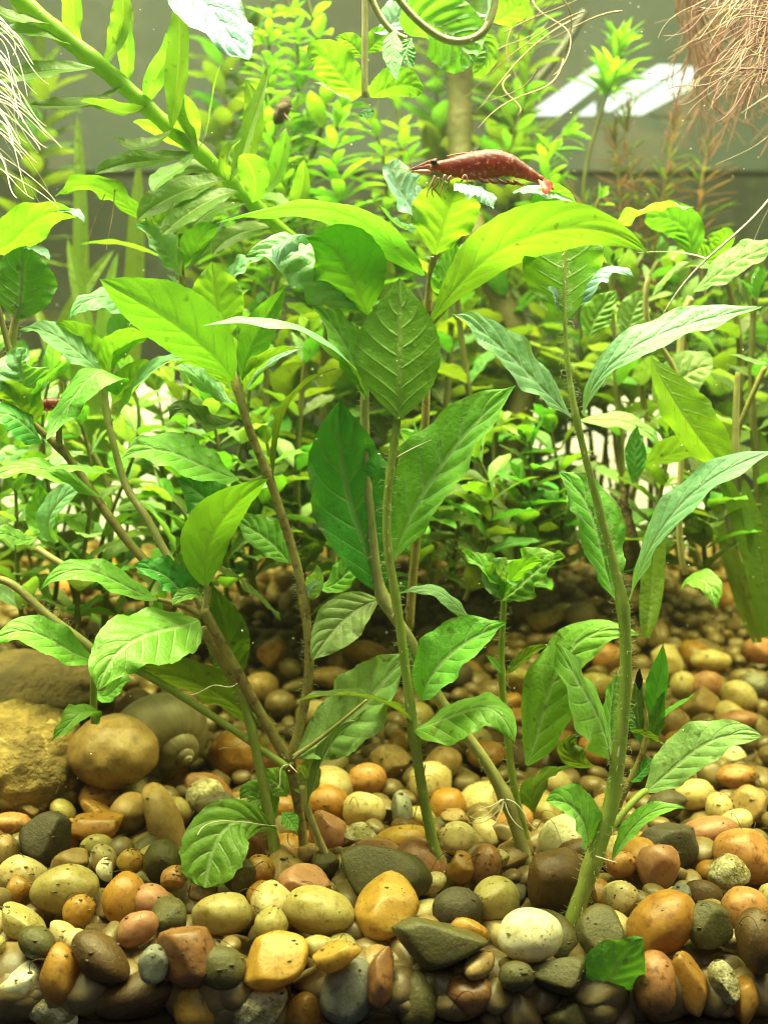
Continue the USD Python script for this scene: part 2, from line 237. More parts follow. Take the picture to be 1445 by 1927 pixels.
solid('wood', (0.10, 0.10, 0.028), (0.07, 0.07, 0.02), 90, 0.6, c3=(0.08, 0.065, 0.02), bump=0.6, bscale=500, bdist=0.0008)
mat('reflection_white', {'e': ('emission', {'color': (0.75, 0.90, 1.7), 'strength': REFL_GLOW})}, [], surface='e.emission')  # emits in place of the lamp mirrored in the rear glass
mat('glass', {'t': ('transparent_bsdf', {'color': (0.97, 0.985, 0.97)}), 'g': ('glossy_bsdf', {'roughness': 0.02}), 'f': ('fresnel', {'IOR': 1.12}), 'x': ('mix_closure', {})}, [('f.fac', 'x.fac'), ('t.BSDF', 'x.closure1'), ('g.BSDF', 'x.closure2')], surface='x.closure')
mat('water', {'a': ('absorption_volume', {'color': WCOL, 'density': WABS}), 's': ('scatter_volume', {'color': (0.95, 0.97, 0.80), 'density': WSCAT, 'anisotropy': 0.5}), 'm': ('add_closure', {})}, [('a.volume', 'm.closure1'), ('s.volume', 'm.closure2')], volume='m.closure')
# ------------------------------------------------------------------ leaves and stems
FACE = {'T': (0, -0.62, 0.78), 'TT': (0, -0.9, 0.42), 'U': (0, 0.80, 0.60), 'UU': (0, 0.96, 0.28), 'E': (0, -0.16, 0.98), 'EU': (0, 0.22, 0.97)}
def leaf_mesh(pts, width, face, seed=0, nu=40, nv=20, shape=(1.05, 1.15), fold=0.18, curl=0.0, quilt=1.0, ruffle=1.0, petiole=0.07, nveins=7.0, serr=1.0, twist=0.0, ragged=0.0, tipcurl=0.0):
    """pts: world points base to tip; width: full width in metres; face: world direction the upper side looks to"""
    g = np.random.default_rng(seed)
    c = spline(pts, nu); t = np.gradient(c, axis=0); t /= np.linalg.norm(t, axis=1, keepdims=True) + 1e-12
    u = np.linspace(0, 1, nu); n0 = np.array(FACE.get(face, face), float) if isinstance(face, str) else np.array(face, float)
    side = np.cross(t, n0); side /= np.linalg.norm(side, axis=1, keepdims=True) + 1e-9
    nor = np.cross(side, t)
    if twist:
        an = twist * (u - 0.2); ca, sa = np.cos(an)[:, None], np.sin(an)[:, None]
        side, nor = side * ca + nor * sa, nor * ca - side * sa
    a, b = shape; pk = a / (a + b)
    prof = (u ** a) * ((1 - u) ** b) / (pk ** a * (1 - pk) ** b)
    hw = 0.5 * width * np.maximum(prof, petiole * (1 - sstep(0.0, 0.3, u)) * 0.9 + 0.004)
    v = np.linspace(-1, 1, nv + 1); U, V = np.meshgrid(u, v, indexing='ij'); aV = np.abs(V)
    ph = g.uniform(0, 6.28, 6); L = np.sum(np.linalg.norm(np.diff(c, axis=0), axis=1))
    blade = sstep(0.02, 0.25, U) * (1 - sstep(0.9, 1.0, U) * 0.6)
    saw = np.abs(((U * 15 + ph[0]) % 1.0) - 0.35) * 2
    H = hw[:, None] * (1 + serr * 0.035 * saw * (aV > 0.98)) * (1 + 0.05 * np.sin(U * 5 + ph[1] + V))
    if ragged: H = H * (1 - ragged * sstep(0.6, 1.0, U) * (0.3 + 0.7 * np.abs(np.sin(U * 31 + ph[2] + V * 3))) * sstep(0.2, 0.8, aV))
    phase = nveins * (U - 0.24 * aV ** 1.25) + 0.4 * (V > 0)
    q = np.abs(np.sin(np.pi * (phase))) ** 0.7      # bulge between the side veins, which lie at phase .5
    q = np.abs(np.cos(np.pi * phase)) ** 0.7
    z = hw[:, None] * (math.sin(fold) * aV ** 1.25 - curl * aV ** 2.2)
    z = z + quilt * 0.050 * width * blade * (q - 0.6) * (1 - aV ** 4) * sstep(0.0, 0.22, aV)
    z = z - 0.025 * width * blade * np.exp(-(aV / 0.10) ** 2) 
    z = z + ruffle * 0.040 * width * blade * aV ** 3 * (np.sin(U * 19 + ph[3] + 1.6 * (V > 0)) + 0.6 * np.sin(U * 31 + ph[4]))
    z = z + 0.02 * L * np.sin(U * 6.0 + ph[5]) * 0.5
    if tipcurl: z = z + tipcurl * width * np.maximum(U - 0.72, 0) ** 2 * 8
    P = c[:, None] + side[:, None] * (H * V * (1 - 0.10 * np.sin(fold) - 0.25 * abs(curl) * aV))[..., None] + nor[:, None] * z[..., None]
    i, j = np.meshgrid(np.arange(nu - 1), np.arange(nv), indexing='ij'); k = nv + 1
    f = np.stack([i * k + j, (i + 1) * k + j, (i + 1) * k + j + 1, i * k + j + 1], -1).reshape(-1, 4)
    f = np.vstack([f[:, [0, 2, 1]], f[:, [0, 3, 2]]])
    st = np.stack([U, (V + 1) / 2], -1).reshape(-1, 2)
    return (P.reshape(-1, 3), f), st
seed_n = [100]
class Plant(Thing):
    def __init__(s, label, base=(0, 0, 0), name='stem_plant', cat='aquatic plant', group=None):
        super().__init__(name, label, cat, base, group)
    def leaf(s, px, w, face='T', y=0.0, y1=None, col='leaf_fresh', name='leaf', label=None, **k):
        """px: photo points base to tip; w: full width in photo pixels; y, y1: depth at base and tip, or one depth per point"""
        n = len(px); ys = list(y) if hasattr(y, '__len__') else list(np.linspace(y, y if y1 is None else y1, n))
        pts = [at(a, b, yy) for (a, b), yy in zip(px, ys)]
        seed_n[0] += 1
        (m, st) = leaf_mesh(pts, 0.99 * w * mpp(np.mean(pts, 0)), face, seed=seed_n[0], **k)
        return s.part(name, m, col, uv=st, label=label)
    def leaf3(s, pts, w, face, col, **k):
        seed_n[0] += 1
        m, st = leaf_mesh(pts, w, face, seed=seed_n[0], **k); return s.part('leaf', m, col, uv=st)
    def stem(s, px, r0, r1, y=0.0, y1=None, col='stem_green', nodes=(), hair=0, name='stem', n=None):
        k = len(px); ys = list(y) if hasattr(y, '__len__') else list(np.linspace(y, y if y1 is None else y1, k))
        pts = np.array([at(a, b, yy) for (a, b), yy in zip(px, ys)]); n = n or max(14, 7 * k)
        c = spline(pts, n); sc = mpp(pts.mean(0)); r = np.linspace(r0, r1, n) * sc * 0.80
        L = np.r_[0, np.cumsum(np.linalg.norm(np.diff(c, axis=0), axis=1))]; seed_n[0] += 1
        g = np.random.default_rng(seed_n[0])
        r = r * (1 + 0.035 * np.sin(L / 0.004 + g.uniform(0, 6)) + g.normal(0, 0.012, n))
        for (a, b) in nodes:
            q = at(a, b, np.interp(0.5, [0, 1], [ys[0], ys[-1]])); d = np.linalg.norm((c - q)[:, [0, 2]], axis=1) / sc
            r = r * (1 + 0.30 * np.exp(-(d / (1.3 * r0)) ** 2))
        p = s.part(name, tube(c, r, 10), col)
        if hair:
            i = g.integers(0, n - 1, hair); f = g.random(hair)[:, None]; o = c[i] * (1 - f) + c[i + 1] * f; t = c[i + 1] - c[i]; t /= np.linalg.norm(t, axis=1, keepdims=True)
            d = g.normal(size=(hair, 3)); d[:, 1] *= 0.6; d -= t * (d * t).sum(1)[:, None]; d /= np.linalg.norm(d, axis=1, keepdims=True)
            l = g.uniform(0.0005, 0.0014, hair)[:, None]; a0 = o + d * r[i][:, None] * 0.9; b0 = a0 + d * l * 0.6 + t * l * 0.1; c0 = a0 + d * l + t * l * 0.35 * g.normal(size=(hair, 1))
            q = np.stack([a0, b0, c0], 1).reshape(-1, 3) - s.loc
            path = numbered(s.path + '/stem_hair'); bc = UsdGeom.BasisCurves.Define(stage, path)
            bc.CreateTypeAttr('linear'); bc.CreatePointsAttr(Vt.Vec3fArray.FromNumpy(q.astype(np.float32))); bc.CreateCurveVertexCountsAttr(Vt.IntArray([3] * hair)); bc.CreateWidthsAttr(Vt.FloatArray([0.00006])); bc.SetWidthsInterpolation('constant')
            UsdShade.MaterialBindingAPI.Apply(bc.GetPrim()).Bind(MAT['hair_pale']); tag(bc, kind='stuff')
        return c
    def root(s, px, r, y=0.0, y1=None, col='root_white', name='root', sides=6):
        k = len(px); ys = np.linspace(y, y if y1 is None else y1, k); pts = np.array([at(a, b, yy) for (a, b), yy in zip(px, ys)])
        c = spline(pts, 8 * k); return s.part(name, tube(c, np.linspace(r, r * 0.35, len(c)) * 0.72 * mpp(pts.mean(0)), sides), col)
# ------------------------------------------------------------------ the tank: gravel floor, water, panes, what shows behind
def box(x0, x1, y0, y1, z0, z1):
    m = trimesh.creation.box((x1 - x0, y1 - y0, z1 - z0)); m.apply_translation(((x0 + x1) / 2, (y0 + y1) / 2, (z0 + z1) / 2)); return m
YB = 0.225
xs = np.linspace(-0.27, 0.27, 60); ysg = np.linspace(YF + 0.0005, YB - 0.002, 50); X, Y = np.meshgrid(xs, ysg, indexing='ij')
Z = gz(Y) - 0.0125 + 0.0015 * meshkit.noise(np.stack([X, Y, 0 * X], -1).reshape(-1, 3) * 60).reshape(X.shape)
i, j = np.meshgrid(np.arange(59), np.arange(49), indexing='ij'); k = 50
f = np.stack([i * k + j, (i + 1) * k + j, (i + 1) * k + j + 1, i * k + j + 1], -1).reshape(-1, 4)
single('substrate', (np.stack([X, Y, Z], -1).reshape(-1, 3), np.vstack([f[:, :3], f[:, [0, 2, 3]]])), 'silt', kind='structure')
single('tank_floor', box(-0.28, 0.28, YF - 0.006, YB + 0.004, -0.060, -0.052), 'rail', kind='structure')
single('water', box(-0.2745, 0.2745, YF, YB + 0.0055, -0.0515, 0.262), 'water', kind='structure', smooth=False)
# the room beyond the rear pane: dark green below, grey above, a white counter edge low down
single('room_wall', box(-0.8, 0.8, 0.60, 0.62, -0.3, 0.235), 'backdrop_green', kind='structure', smooth=False)
single('upper_room_wall', box(-0.8, 0.8, 0.595, 0.62, 0.2355, 0.9), 'backdrop_grey', kind='structure', smooth=False)
tag(stage.GetPrimAtPath('/World/room_wall'), kind='structure')
t = Thing('rear_pane', 'clear rear glass pane of the aquarium behind all the plants', 'glass pane')
t.part('pane', box(-0.28, 0.28, YB + 0.006, YB + 0.010, -0.05, 0.27), 'glass', smooth=False)
t = Thing('front_pane', 'clear front glass pane the whole aquarium is seen through', 'glass pane')
t.part('pane', box(-0.28, 0.28, YF - 0.0045, YF - 0.0005, -0.05, 0.27), 'glass', smooth=False)
# ------------------------------------------------------------------ pebbles
ICO = {n: trimesh.creation.icosphere(subdivisions=n) for n in (1, 2, 3, 4)}
def pebble_shape(g, kind='round', sub=3):
    """unit pebble (radius about 1) as vertices: noise-worn round, flat or broken with facets"""
    v = np.array(ICO[sub].vertices); off = g.uniform(-50, 50, 3)
    amp = {'round': 0.10, 'angular': 0.22, 'rough': 0.26}[kind]
    n = meshkit.noise(v * 0.9 + off) * amp * 1.4 + meshkit.noise(v * 2.1 + off + 9) * amp * 0.7 + meshkit.noise(v * 6 + off) * 0.018
    if kind == 'rough': n = n + meshkit.noise(v * 5 + off) * 0.10 + meshkit.noise(v * 11 + off) * 0.05
    v = v * (1 + n)[:, None]
    for _ in range({'round': 2, 'angular': 6, 'rough': 5}[kind]):       # worn flats
        d = unit(g.normal(size=3)); h = g.uniform(0.62, 0.9) if kind != 'round' else g.uniform(0.78, 0.95)
        e = v @ d - h; k = 0.25 if kind != 'round' else 0.45
        v = v - np.where(e > 0, e * (1 - k), 0)[:, None] * d
    v = v / np.abs(v).max(0)
    return v
def pebble_at(g, p, w, h, rot, kind, sub=3, depth=None):
    """pebble whose outline, seen from the camera, is about w by h metres turned by rot degrees"""
    v = pebble_shape(g, kind, sub) * np.array([w / 2, (depth or 0.48 * (w + h) * 0.95) / 2, h / 2])
    a = math.radians(-rot); R = np.array([[math.cos(a), 0, math.sin(a)], [0, 1, 0], [-math.sin(a), 0, math.cos(a)]])
    v = v @ R.T
    d = unit(p - CAM); b = math.asin(-d[2]) * 0.85                     # lean towards the eye so that the outline holds
    B = np.array([[1, 0, 0], [0, math.cos(b), math.sin(b)], [0, -math.sin(b), math.cos(b)]])
    return v @ B.T + p
MARK = []; TOPS = []
PEB = []   # (x, y, z, radius) of what lies on the bed already
def hand(px, py, w, h, rot, col, kind, label, lift=0.0):
    g = np.random.default_rng(int(px * 7 + py * 13)); p0 = on_ground(px, py); s = mpp(p0)
    p = on_ground(px, py, lift=min(w, h) * s * 0.10 + lift)
    w, h = w * 0.98, h * 0.98
    rr = (w + h) * 0.24 * mpp(p)
    if p[1] < YF + rr: p = at(px, py, YF + rr)                           # what shows low down lies against the front glass
    s = mpp(p)
    hv = pebble_at(g, p, w * s, h * s, rot, kind); TOPS.append(hv[hv[:, 2] > p[2] + 0.15 * h * s])
    single('pebble', (hv, ICO[3].faces), 'peb_' + col, label, 'pebble')
    PEB.append((p[0], p[1], p[2], (w + h) / 4 * s)); MARK.append((px, py, label))
H = [
(92,1580,116,104,0,'dark','angular','large dark grey-brown round pebble, second from the left edge in front of the gold rock'),
(112,1503,70,54,0,'brown','round','dark brown pebble just under the gold rock, left of the orange one'),
(132,1480,74,40,-8,'orange','round','orange-brown pebble half hidden behind the dark brown one below the gold rock'),
(188,1498,84,56,5,'orange','angular','bright orange pebble in front of the big tan stone beside the snail'),
(184,1553,138,56,8,'amber','angular','long amber pebble lying across, between the dark round one and the tan finger'),
(306,1545,70,158,24,'tan','round','finger-shaped tan pebble leaning left of the drooping grey-green leaf'),
(388,1500,78,70,0,'rough','round','cream pebble with black specks below the snail shell apex'),
(408,1522,82,62,4,'dark','angular','dark flat-topped brown pebble just above the drooping grey-green leaf'),
(258,1510,64,44,-8,'olive','angular','small olive-grey pebble below the snail, left of the tan finger'),
(182,1592,66,44,5,'olive_cream','round','small oval cream pebble right of the dark grey-brown one'),
(195,1618,48,62,20,'cream','round','small upright cream pebble left of the yellow round one'),
(198,1640,34,52,15,'white','angular','thin pale pebble leaning below the small upright cream one'),
(246,1622,54,50,0,'yellow','round','small bright yellow round pebble left of the drooping leaf'),
(40,1648,100,78,-6,'cream','round','big cream pebble at the left edge under the dark round one'),
(33,1675,54,58,0,'amber','angular','small amber pebble against the big cream one at the left edge'),
(124,1674,134,98,8,'olive_cream','round','broad pale olive translucent pebble, largest of the left foreground'),
(234,1692,84,104,0,'amber','round','amber-brown egg pebble right of the broad olive translucent one'),
(42,1738,112,62,-32,'olive_cream','angular','long pale olive pebble slanting up from the left edge'),
(306,1622,74,86,10,'olive','round','olive-grey pebble directly left of the drooping leaf tip'),
(284,1698,78,68,-12,'pink','round','peach pebble left of the big cream-grey oval'),
(328,1655,52,52,0,'orange','angular','small orange pebble touching the drooping leaf on its left'),
(420,1720,122,80,6,'olive_cream','round','smooth cream-grey oval pebble under the drooping leaf'),
(258,1748,86,62,28,'pink','round','dusty pink pebble above the long dark brown one'),
(142,1772,56,48,-15,'cream','angular','small pale yellow pebble at the upper end of the long dark brown one'),
(190,1802,136,78,-38,'brown','round','long dark brown pebble slanting in the left foreground'),
(112,1832,76,112,5,'amber','round','smooth amber pebble between the white one and the long dark brown one'),
(40,1856,92,122,16,'white','angular','large whitish pebble at the left edge of the foreground'),
(246,1872,166,90,10,'brown','round','big brown oval pebble left of the orange-yellow ball in the foreground'),
(352,1802,122,116,14,'rust','angular','broken rusty-brown stone with a slanting flat face'),
(98,1902,100,66,-10,'rough','round','mottled cream pebble at the bottom left between two whites'),
(112,1926,86,44,0,'white','angular','white pebble cut by the bottom edge at the left'),
(378,1898,116,106,0,'yellow','round','round orange-yellow ball pebble at the bottom'),
(418,1822,96,80,-20,'olive','round','dark olive stone behind the cracked tan pebble'),
(316,1722,78,72,0,'olive','angular','olive-brown pebble between the peach one and the cream-grey oval'),
(14,1602,40,66,15,'tan','round','tan pebble at the left edge beside the dark round one'),
(22,1548,92,40,-4,'orange','round','flat orange-tan pebble at the left edge above the tan one'),
(54,1524,46,32,0,'tan','angular','small tan pebble under the left end of the gold rock'),
(150,1715,66,60,20,'amber','round','dull amber pebble tucked below the broad olive translucent one'),
(70,1775,80,60,-30,'olive','round','mossy olive stone behind the large whitish pebble'),
(290,1815,60,74,0,'grey','angular','small grey pebble in shadow right of the long dark brown one'),
(570,1672,108,98,10,'pink','angular','three-cornered peach stone at the foot of the brown stem'),
(600,1716,144,92,-10,'olive_cream','round','large pale cream pebble in front of the peach corner stone'),
(510,1742,66,70,0,'olive_cream','round','small greyish cream pebble left of the large pale cream one'),
(728,1708,124,134,-8,'yellow','angular','tall golden-yellow stone in the centre foreground'),
(822,1776,196,104,-4,'olive','angular','long dark mossy stone in the centre foreground'),
(716,1642,200,118,-10,'olive','angular','wide dark olive boulder behind the golden-yellow stone'),
(860,1712,100,84,4,'dark','round','dark grey stone just above the long mossy one'),
(515,1808,140,104,14,'yellow','angular','cracked tan-gold pebble below the small greyish cream one'),
(637,1796,102,58,14,'yellow','rough','small craggy gold pebble above the blue-grey one'),
(656,1868,112,134,-28,'grey','round','smooth blue-grey pebble at the bottom centre'),
(716,1842,54,120,-6,'rust','angular','upright rust-orange pebble right of the blue-grey one'),
(786,1885,82,116,-4,'olive','round','upright olive-brown pebble under the long mossy stone'),
(880,1872,106,78,4,'rust','round','squarish red-rust pebble at the bottom, right of centre'),
(492,1893,112,92,12,'rough','rough','knobbly white and green rock at the bottom, left of the blue-grey pebble'),
(572,1912,86,90,10,'amber','angular','brownish amber pebble at the bottom between the knobbly rock and the blue-grey one'),
(685,1526,84,76,0,'cream','round','round cream ball pebble right of the brown stem'),
(614,1514,90,76,6,'amber','round','smooth amber stone behind the peach egg, right of the brown stem'),
(616,1566,74,80,0,'pink','angular','peach egg pebble behind the thin green stem'),
(752,1526,50,76,8,'grey','angular','pointed dark grey stone standing between the cream ball and the centre stem'),
(680,1572,66,48,-6,'rough','angular','mottled pale pebble under the round cream ball'),
(756,1582,116,58,8,'yellow','round','long golden pebble left of the centre stem'),
(862,1580,80,68,-6,'cream','round','cream pebble touching the centre stem on its right'),
(862,1540,70,36,-6,'tan','angular','flat tan pebble behind the cream one by the centre stem'),
(866,1632,58,64,10,'amber','angular','small amber-brown stone right of the foot of the centre stem'),
(912,1628,62,80,-12,'rust','round','rust-brown pebble right of the small amber-brown stone'),
(934,1694,92,88,0,'olive_cream','round','hazy olive pebble left of the big whitish ball'),
(736,1434,88,66,-16,'tan','angular','mottled beige pebble behind the centre stem, below the pale folded leaf'),
(690,1468,78,64,10,'orange','round','orange-brown pebble left of the mottled beige one'),
(832,1438,80,66,16,'tan','round','tan pebble right of the centre stem, half behind the green stems'),
(940,1616,44,36,0,'olive_cream','angular','tiny yellow-green pebble at the foot of the right-centre stems'),
(488,1640,64,62,0,'amber','round','amber pebble right of the drooping leaf tip'),
(478,1582,104,74,-14,'pink','round','reddish stone behind the stalk of the drooping leaf'),
(450,1650,72,68,0,'olive','angular','dull olive-brown round pebble beside the drooping leaf tip'),
(996,1759,128,102,6,'white','round','big whitish ball pebble with brown stains, right of centre in front'),
(1064,1578,108,92,28,'white','round','smooth white pebble behind the small bright heart-shaped leaf'),
(1048,1668,160,150,-20,'brown','angular','huge dark olive-brown stone behind the big whitish ball'),
(1085,1602,76,46,6,'brown','round','brown pebble under the small bright heart-shaped leaf'),
(1166,1626,64,54,0,'orange','round','small orange pebble right of the front right stem'),
(1234,1636,88,108,-8,'pink','angular','pale peach quartz stone with flat facets'),
(1252,1590,134,100,8,'dark','angular','dark brown boulder behind the pale peach quartz'),
(1256,1512,80,54,12,'dark','round','dark stone right of the front right stem, above the brown boulder'),
(1332,1566,118,60,12,'pink','round','salmon-pink pebble right of the dark brown boulder'),
(1402,1612,130,108,-18,'orange','angular','large orange stone at the right edge'),
(1362,1646,100,68,16,'rough','rough','craggy white and green stone below the salmon-pink pebble'),
(1322,1684,80,56,-8,'brown','round','brown pebble under the craggy white stone'),
(1402,1712,94,92,-10,'orange','round','light orange pebble right of the green mossy one'),
(1330,1746,98,100,8,'olive','angular','green mossy pebble right of the amber double-lobed one'),
(1242,1740,158,108,36,'amber','round','big translucent amber pebble at the lower right'),
(1168,1692,74,68,0,'cream','round','pale cream pebble half under the translucent amber one'),
(1130,1758,96,108,0,'olive','angular','dark green-black stone behind the foot of the front right stem'),
(1278,1690,42,60,-24,'grey','angular','small pale grey stone between the quartz and the brown pebble'),
(1298,1713,36,24,-12,'white','round','tiny white pebble above the translucent amber one'),
(1424,1772,80,124,0,'brown','round','dark brown upright pebble at the right edge'),
(1362,1850,54,84,16,'rough','angular','small blocky whitish stone at the lower right'),
(1300,1852,78,124,22,'amber','angular','leaning amber-brown pebble at the lower right'),
(1232,1852,90,124,0,'rust','round','rusty brown pebble right of the dark fallen leaf'),
(1062,1838,136,78,4,'olive','angular','grey-olive flat stone left of the dark fallen leaf'),
(972,1838,70,56,0,'olive','round','dim olive pebble under the big whitish ball'),
(1078,1908,120,74,8,'olive','rough','crumbly olive stone cut by the bottom edge at the dark fallen leaf'),
(1396,1882,64,96,0,'amber','angular','dim amber pebble at the lower right edge'),
(1354,1522,54,60,0,'cream','round','cream pebble above the salmon-pink one at the right'),
(1306,1496,80,58,18,'cream','round','yellowish cream stone between the dark stone and the cream pebble'),
(1412,1520,84,86,0,'tan','angular','tan glassy pebble at the right edge above the large orange stone'),
(1386,1461,80,48,4,'orange','round','glossy orange pebble right of the pale lower right leaf'),
(1375,1420,60,40,-12,'white','angular','flat white chip beneath the pale lower right leaf'),
(1063,1152,50,36,0,'cream','round','cream pebble in the background right of the small leafy shoot'),
(1118,1140,54,36,24,'tan','angular','slanted tan pebble in the background left of the right main stem'),
(1337,1243,80,42,0,'cream','round','oval cream pebble in the right background'),
(1326,1290,70,58,20,'pink','round','brick-pink pebble in the right background'),
(1316,1322,82,62,24,'tan','angular','taupe pebble in front of the brick-pink one'),
(1390,1312,72,64,-24,'cream','round','bright cream pebble with a pointed corner, right of the taupe one'),
(1260,1362,82,68,-12,'tan','round','beige pebble behind the pale lower right leaf'),
(1258,1250,66,76,0,'cream','angular','pale cream pebble directly right of the thin dark green shoot'),
(1286,1290,54,54,0,'cream','round','yellowish cream pebble between the thin dark green shoot and the pink one'),
(1385,1356,84,40,4,'pink','round','flat salmon pebble above the tip of the pale lower right leaf'),
(1022,1166,84,46,20,'tan','angular','grey-tan pebble behind the small leafy shoot'),
(622,1276,80,44,0,'tan','round','tan pebble behind the leaf right of the brown stems'),
(690,1232,100,54,-14,'amber','round','amber pebble behind the centre stem at mid height'),
(512,1232,60,70,0,'orange','angular','orange pebble glimpsed between the brown stems'),
(1430,1225,70,54,-10,'pink','round','pinkish tan pebble at the right edge in the background'),
(1420,1290,56,50,0,'grey','round','grey pebble at the right edge above the bright cream one'),
]
for a in H: hand(*a)
COLS = ['cream', 'olive_cream', 'tan', 'amber', 'orange', 'brown', 'olive', 'pink', 'rust', 'dark', 'yellow', 'grey', 'white']
CW = np.array([0.17, 0.12, 0.19, 0.14, 0.10, 0.08, 0.05, 0.06, 0.03, 0.015, 0.03, 0.01, 0.005]); CW = CW / CW.sum()
WORD = {'cream': 'cream', 'olive_cream': 'pale olive', 'tan': 'tan', 'amber': 'amber', 'orange': 'orange', 'brown': 'brown', 'olive': 'olive-green', 'pink': 'pinkish', 'rust': 'rust-red', 'dark': 'blackish', 'yellow': 'yellow', 'grey': 'grey', 'white': 'white'}
def project(p):
    d = np.asarray(p) - CAM; z = d @ FWD; return 722.5 + d[0] / z * FPX, 963.5 - (d @ UPV) / z * FPX
g = np.random.default_rng(11)
fill = []; bed = [(a[0], a[1], a[3]) for a in PEB if a[2] > -0.006]
def crowd(x, y, r, k):
    B = np.array(bed); d = np.hypot(B[:, 0] - x, B[:, 1] - y); return np.any(d < k * (B[:, 2] + r))
for n in range(15000):
    y = YF + 0.004 + 0.262 * g.random(); hx = 0.42 * (y + 0.207) + 0.015; x = g.uniform(-hx, hx); r = g.choice([g.uniform(0.0022, 0.0036), g.uniform(0.0034, 0.0058)])
    if y - r * 1.1 < YF or crowd(x, y, r, 0.70): continue
    bed.append((x, y, r)); fill.append((x, y, gz(y) + r * 0.30 - 0.0035 + g.normal(0, 0.0014), r))
cand = []
for (x, y, z, r) in fill:
    px, py = project((x, y, z)); vis = -40 < px < 1485 and py < 1960
    cand.append((r / (y + 0.207) if vis else 0, x, y, z, r, px, py))
cand.sort(reverse=True)
N_IND = 292 - len(H)
def loose(x, y, z, r, sub):
    v = pebble_shape(g, 'round' if g.random() < 0.62 else 'angular', sub) * np.array([g.uniform(0.9, 1.4), g.uniform(0.8, 1.1), g.uniform(0.6, 0.95)]) * r
    a = g.uniform(0, 6.28); b = g.normal(0, 0.4); c = g.normal(0, 0.35)
    R = trimesh.transformations.euler_matrix(b, c, a)[:3, :3]; v = v @ R.T + np.array([x, y, z]); return v + np.array([0, max(0, YF + 0.0004 - v[:, 1].min()), 0])
LAND = [(a, b, l) for a, b, l in MARK] + [(300, 1200, 'the upright yellow-green left leaf'), (330, 1380, 'the snail'), (560, 1180, 'the brown stem'), (690, 1180, 'the folded leaf behind the middle stem'), (770, 1180, 'the middle stem'), (870, 1120, 'the arching mint leaf of the small shoot'), (960, 1100, 'the small leafy shoot'), (1180, 1080, 'the right hairy stem'), (1315, 1120, 'the ragged green leaf'), (1420, 1130, 'the long blades at the right'), (60, 1240, 'the wide left edge leaf'), (150, 1130, 'the left tan stems')]
short = lambda l: 'the ' + ' '.join(l.split(',')[0].split()[:7]).removeprefix('the ').removesuffix(' in').removesuffix(' the').removesuffix(' of').removesuffix(' left').removesuffix(' at').removesuffix(' with').removesuffix(' a').removesuffix(' and').removesuffix(' by')
seen = set()
def place_label(col, px, py, s):
    size = 'tiny' if s < 0.0155 else ('small' if s < 0.022 else 'mid-sized')
    for d, a, b, l in sorted(((a - px) ** 2 + (2 * (b - py)) ** 2, a, b, l) for a, b, l in LAND)[:12]:
        dx, dy = px - a, py - b
        side = ('behind' if dy < 0 else 'in front of') if abs(dy) * 1.6 > abs(dx) else ('left of' if dx < 0 else 'right of')
        t = ' '.join(f'{size} {WORD[col]} pebble {side} {short(l)}'.split()[:16])
        if t not in seen: seen.add(t); return t
    return t
for n, (s, x, y, z, r, px, py) in enumerate(cand[:N_IND]):
    col = COLS[g.choice(len(COLS), p=CW)]
    lv = loose(x, y, z, r, 3 if s > 0.022 else 2); TOPS.append(lv[lv[:, 2] > z + 0.25 * r])
    single('pebble', (lv, ICO[3 if s > 0.022 else 2].faces), 'peb_' + col, place_label(col, px, py, s), 'pebble', group='pebbles of the gravel bed')
V = []
for (s, x, y, z, r, px, py) in cand[N_IND:]: V.append((loose(x, y, z, r, 2), ICO[2].faces))
for n in range(1500):                                                     # deeper layer that closes the gaps
    y = YF + 0.004 + 0.262 * g.random() ** 1.15; hx = 0.42 * (y + 0.207) + 0.015; r = g.uniform(0.0032, 0.0062)
    V.append((loose(g.uniform(-hx, hx), max(y, YF + r), gz(y) - 0.0080 + g.normal(0, 0.001), r, 2), ICO[2].faces))
for n in range(420):                                                      # stacked against the front glass
    r = g.uniform(0.003, 0.0062); V.append((loose(g.uniform(-0.085, 0.085), YF + r * g.uniform(1.1, 2.2) + 0.002, -0.005 - 0.040 * g.random(), r, 2), ICO[2].faces))
single('gravel', join(V), 'peb_mixed', 'small mixed river gravel filling the gaps between the larger pebbles', 'gravel', kind='stuff')
TOP = np.vstack(TOPS); px_ = np.array([project(p) for p in TOP]); TOP = TOP[(px_[:, 0] > -20) & (px_[:, 0] < 1465) & (px_[:, 1] < 1900)]
V = []
for q in TOP[g.integers(0, len(TOP), 1500)]:                              # waste and plant scraps lying on the stones
    r = 0.00009 + 0.00026 * g.random() ** 3; m = ICO[1]; V.append((np.array(m.vertices) * g.uniform(0.5, 1.5, (len(m.vertices), 1)) * np.array([r * g.uniform(0.7, 2.2), r, r * 0.45]) + q, m.faces))
single('mulm', join(V), 'mulm', 'tiny brown flecks of waste lying on the stones', 'debris', kind='stuff')
V = []
for q in TOP[g.integers(0, len(TOP), 70)]:
    d = g.normal(size=3) * np.array([1, 0.7, 0.25]); d = unit(d) * g.uniform(0.002, 0.006); k = g.normal(size=3) * 0.0006
    V.append(tube(spline([q + np.array([0, 0, 0.0003]), q + d * 0.5 + k + np.array([0, 0, 0.0012]), q + d - np.array([0, 0, 0.0006])], 9), 0.00007, 4))
single('dead_rootlets', join(V), 'mulm', 'thin dark threads of dead root lying over the stones', 'debris', kind='stuff')
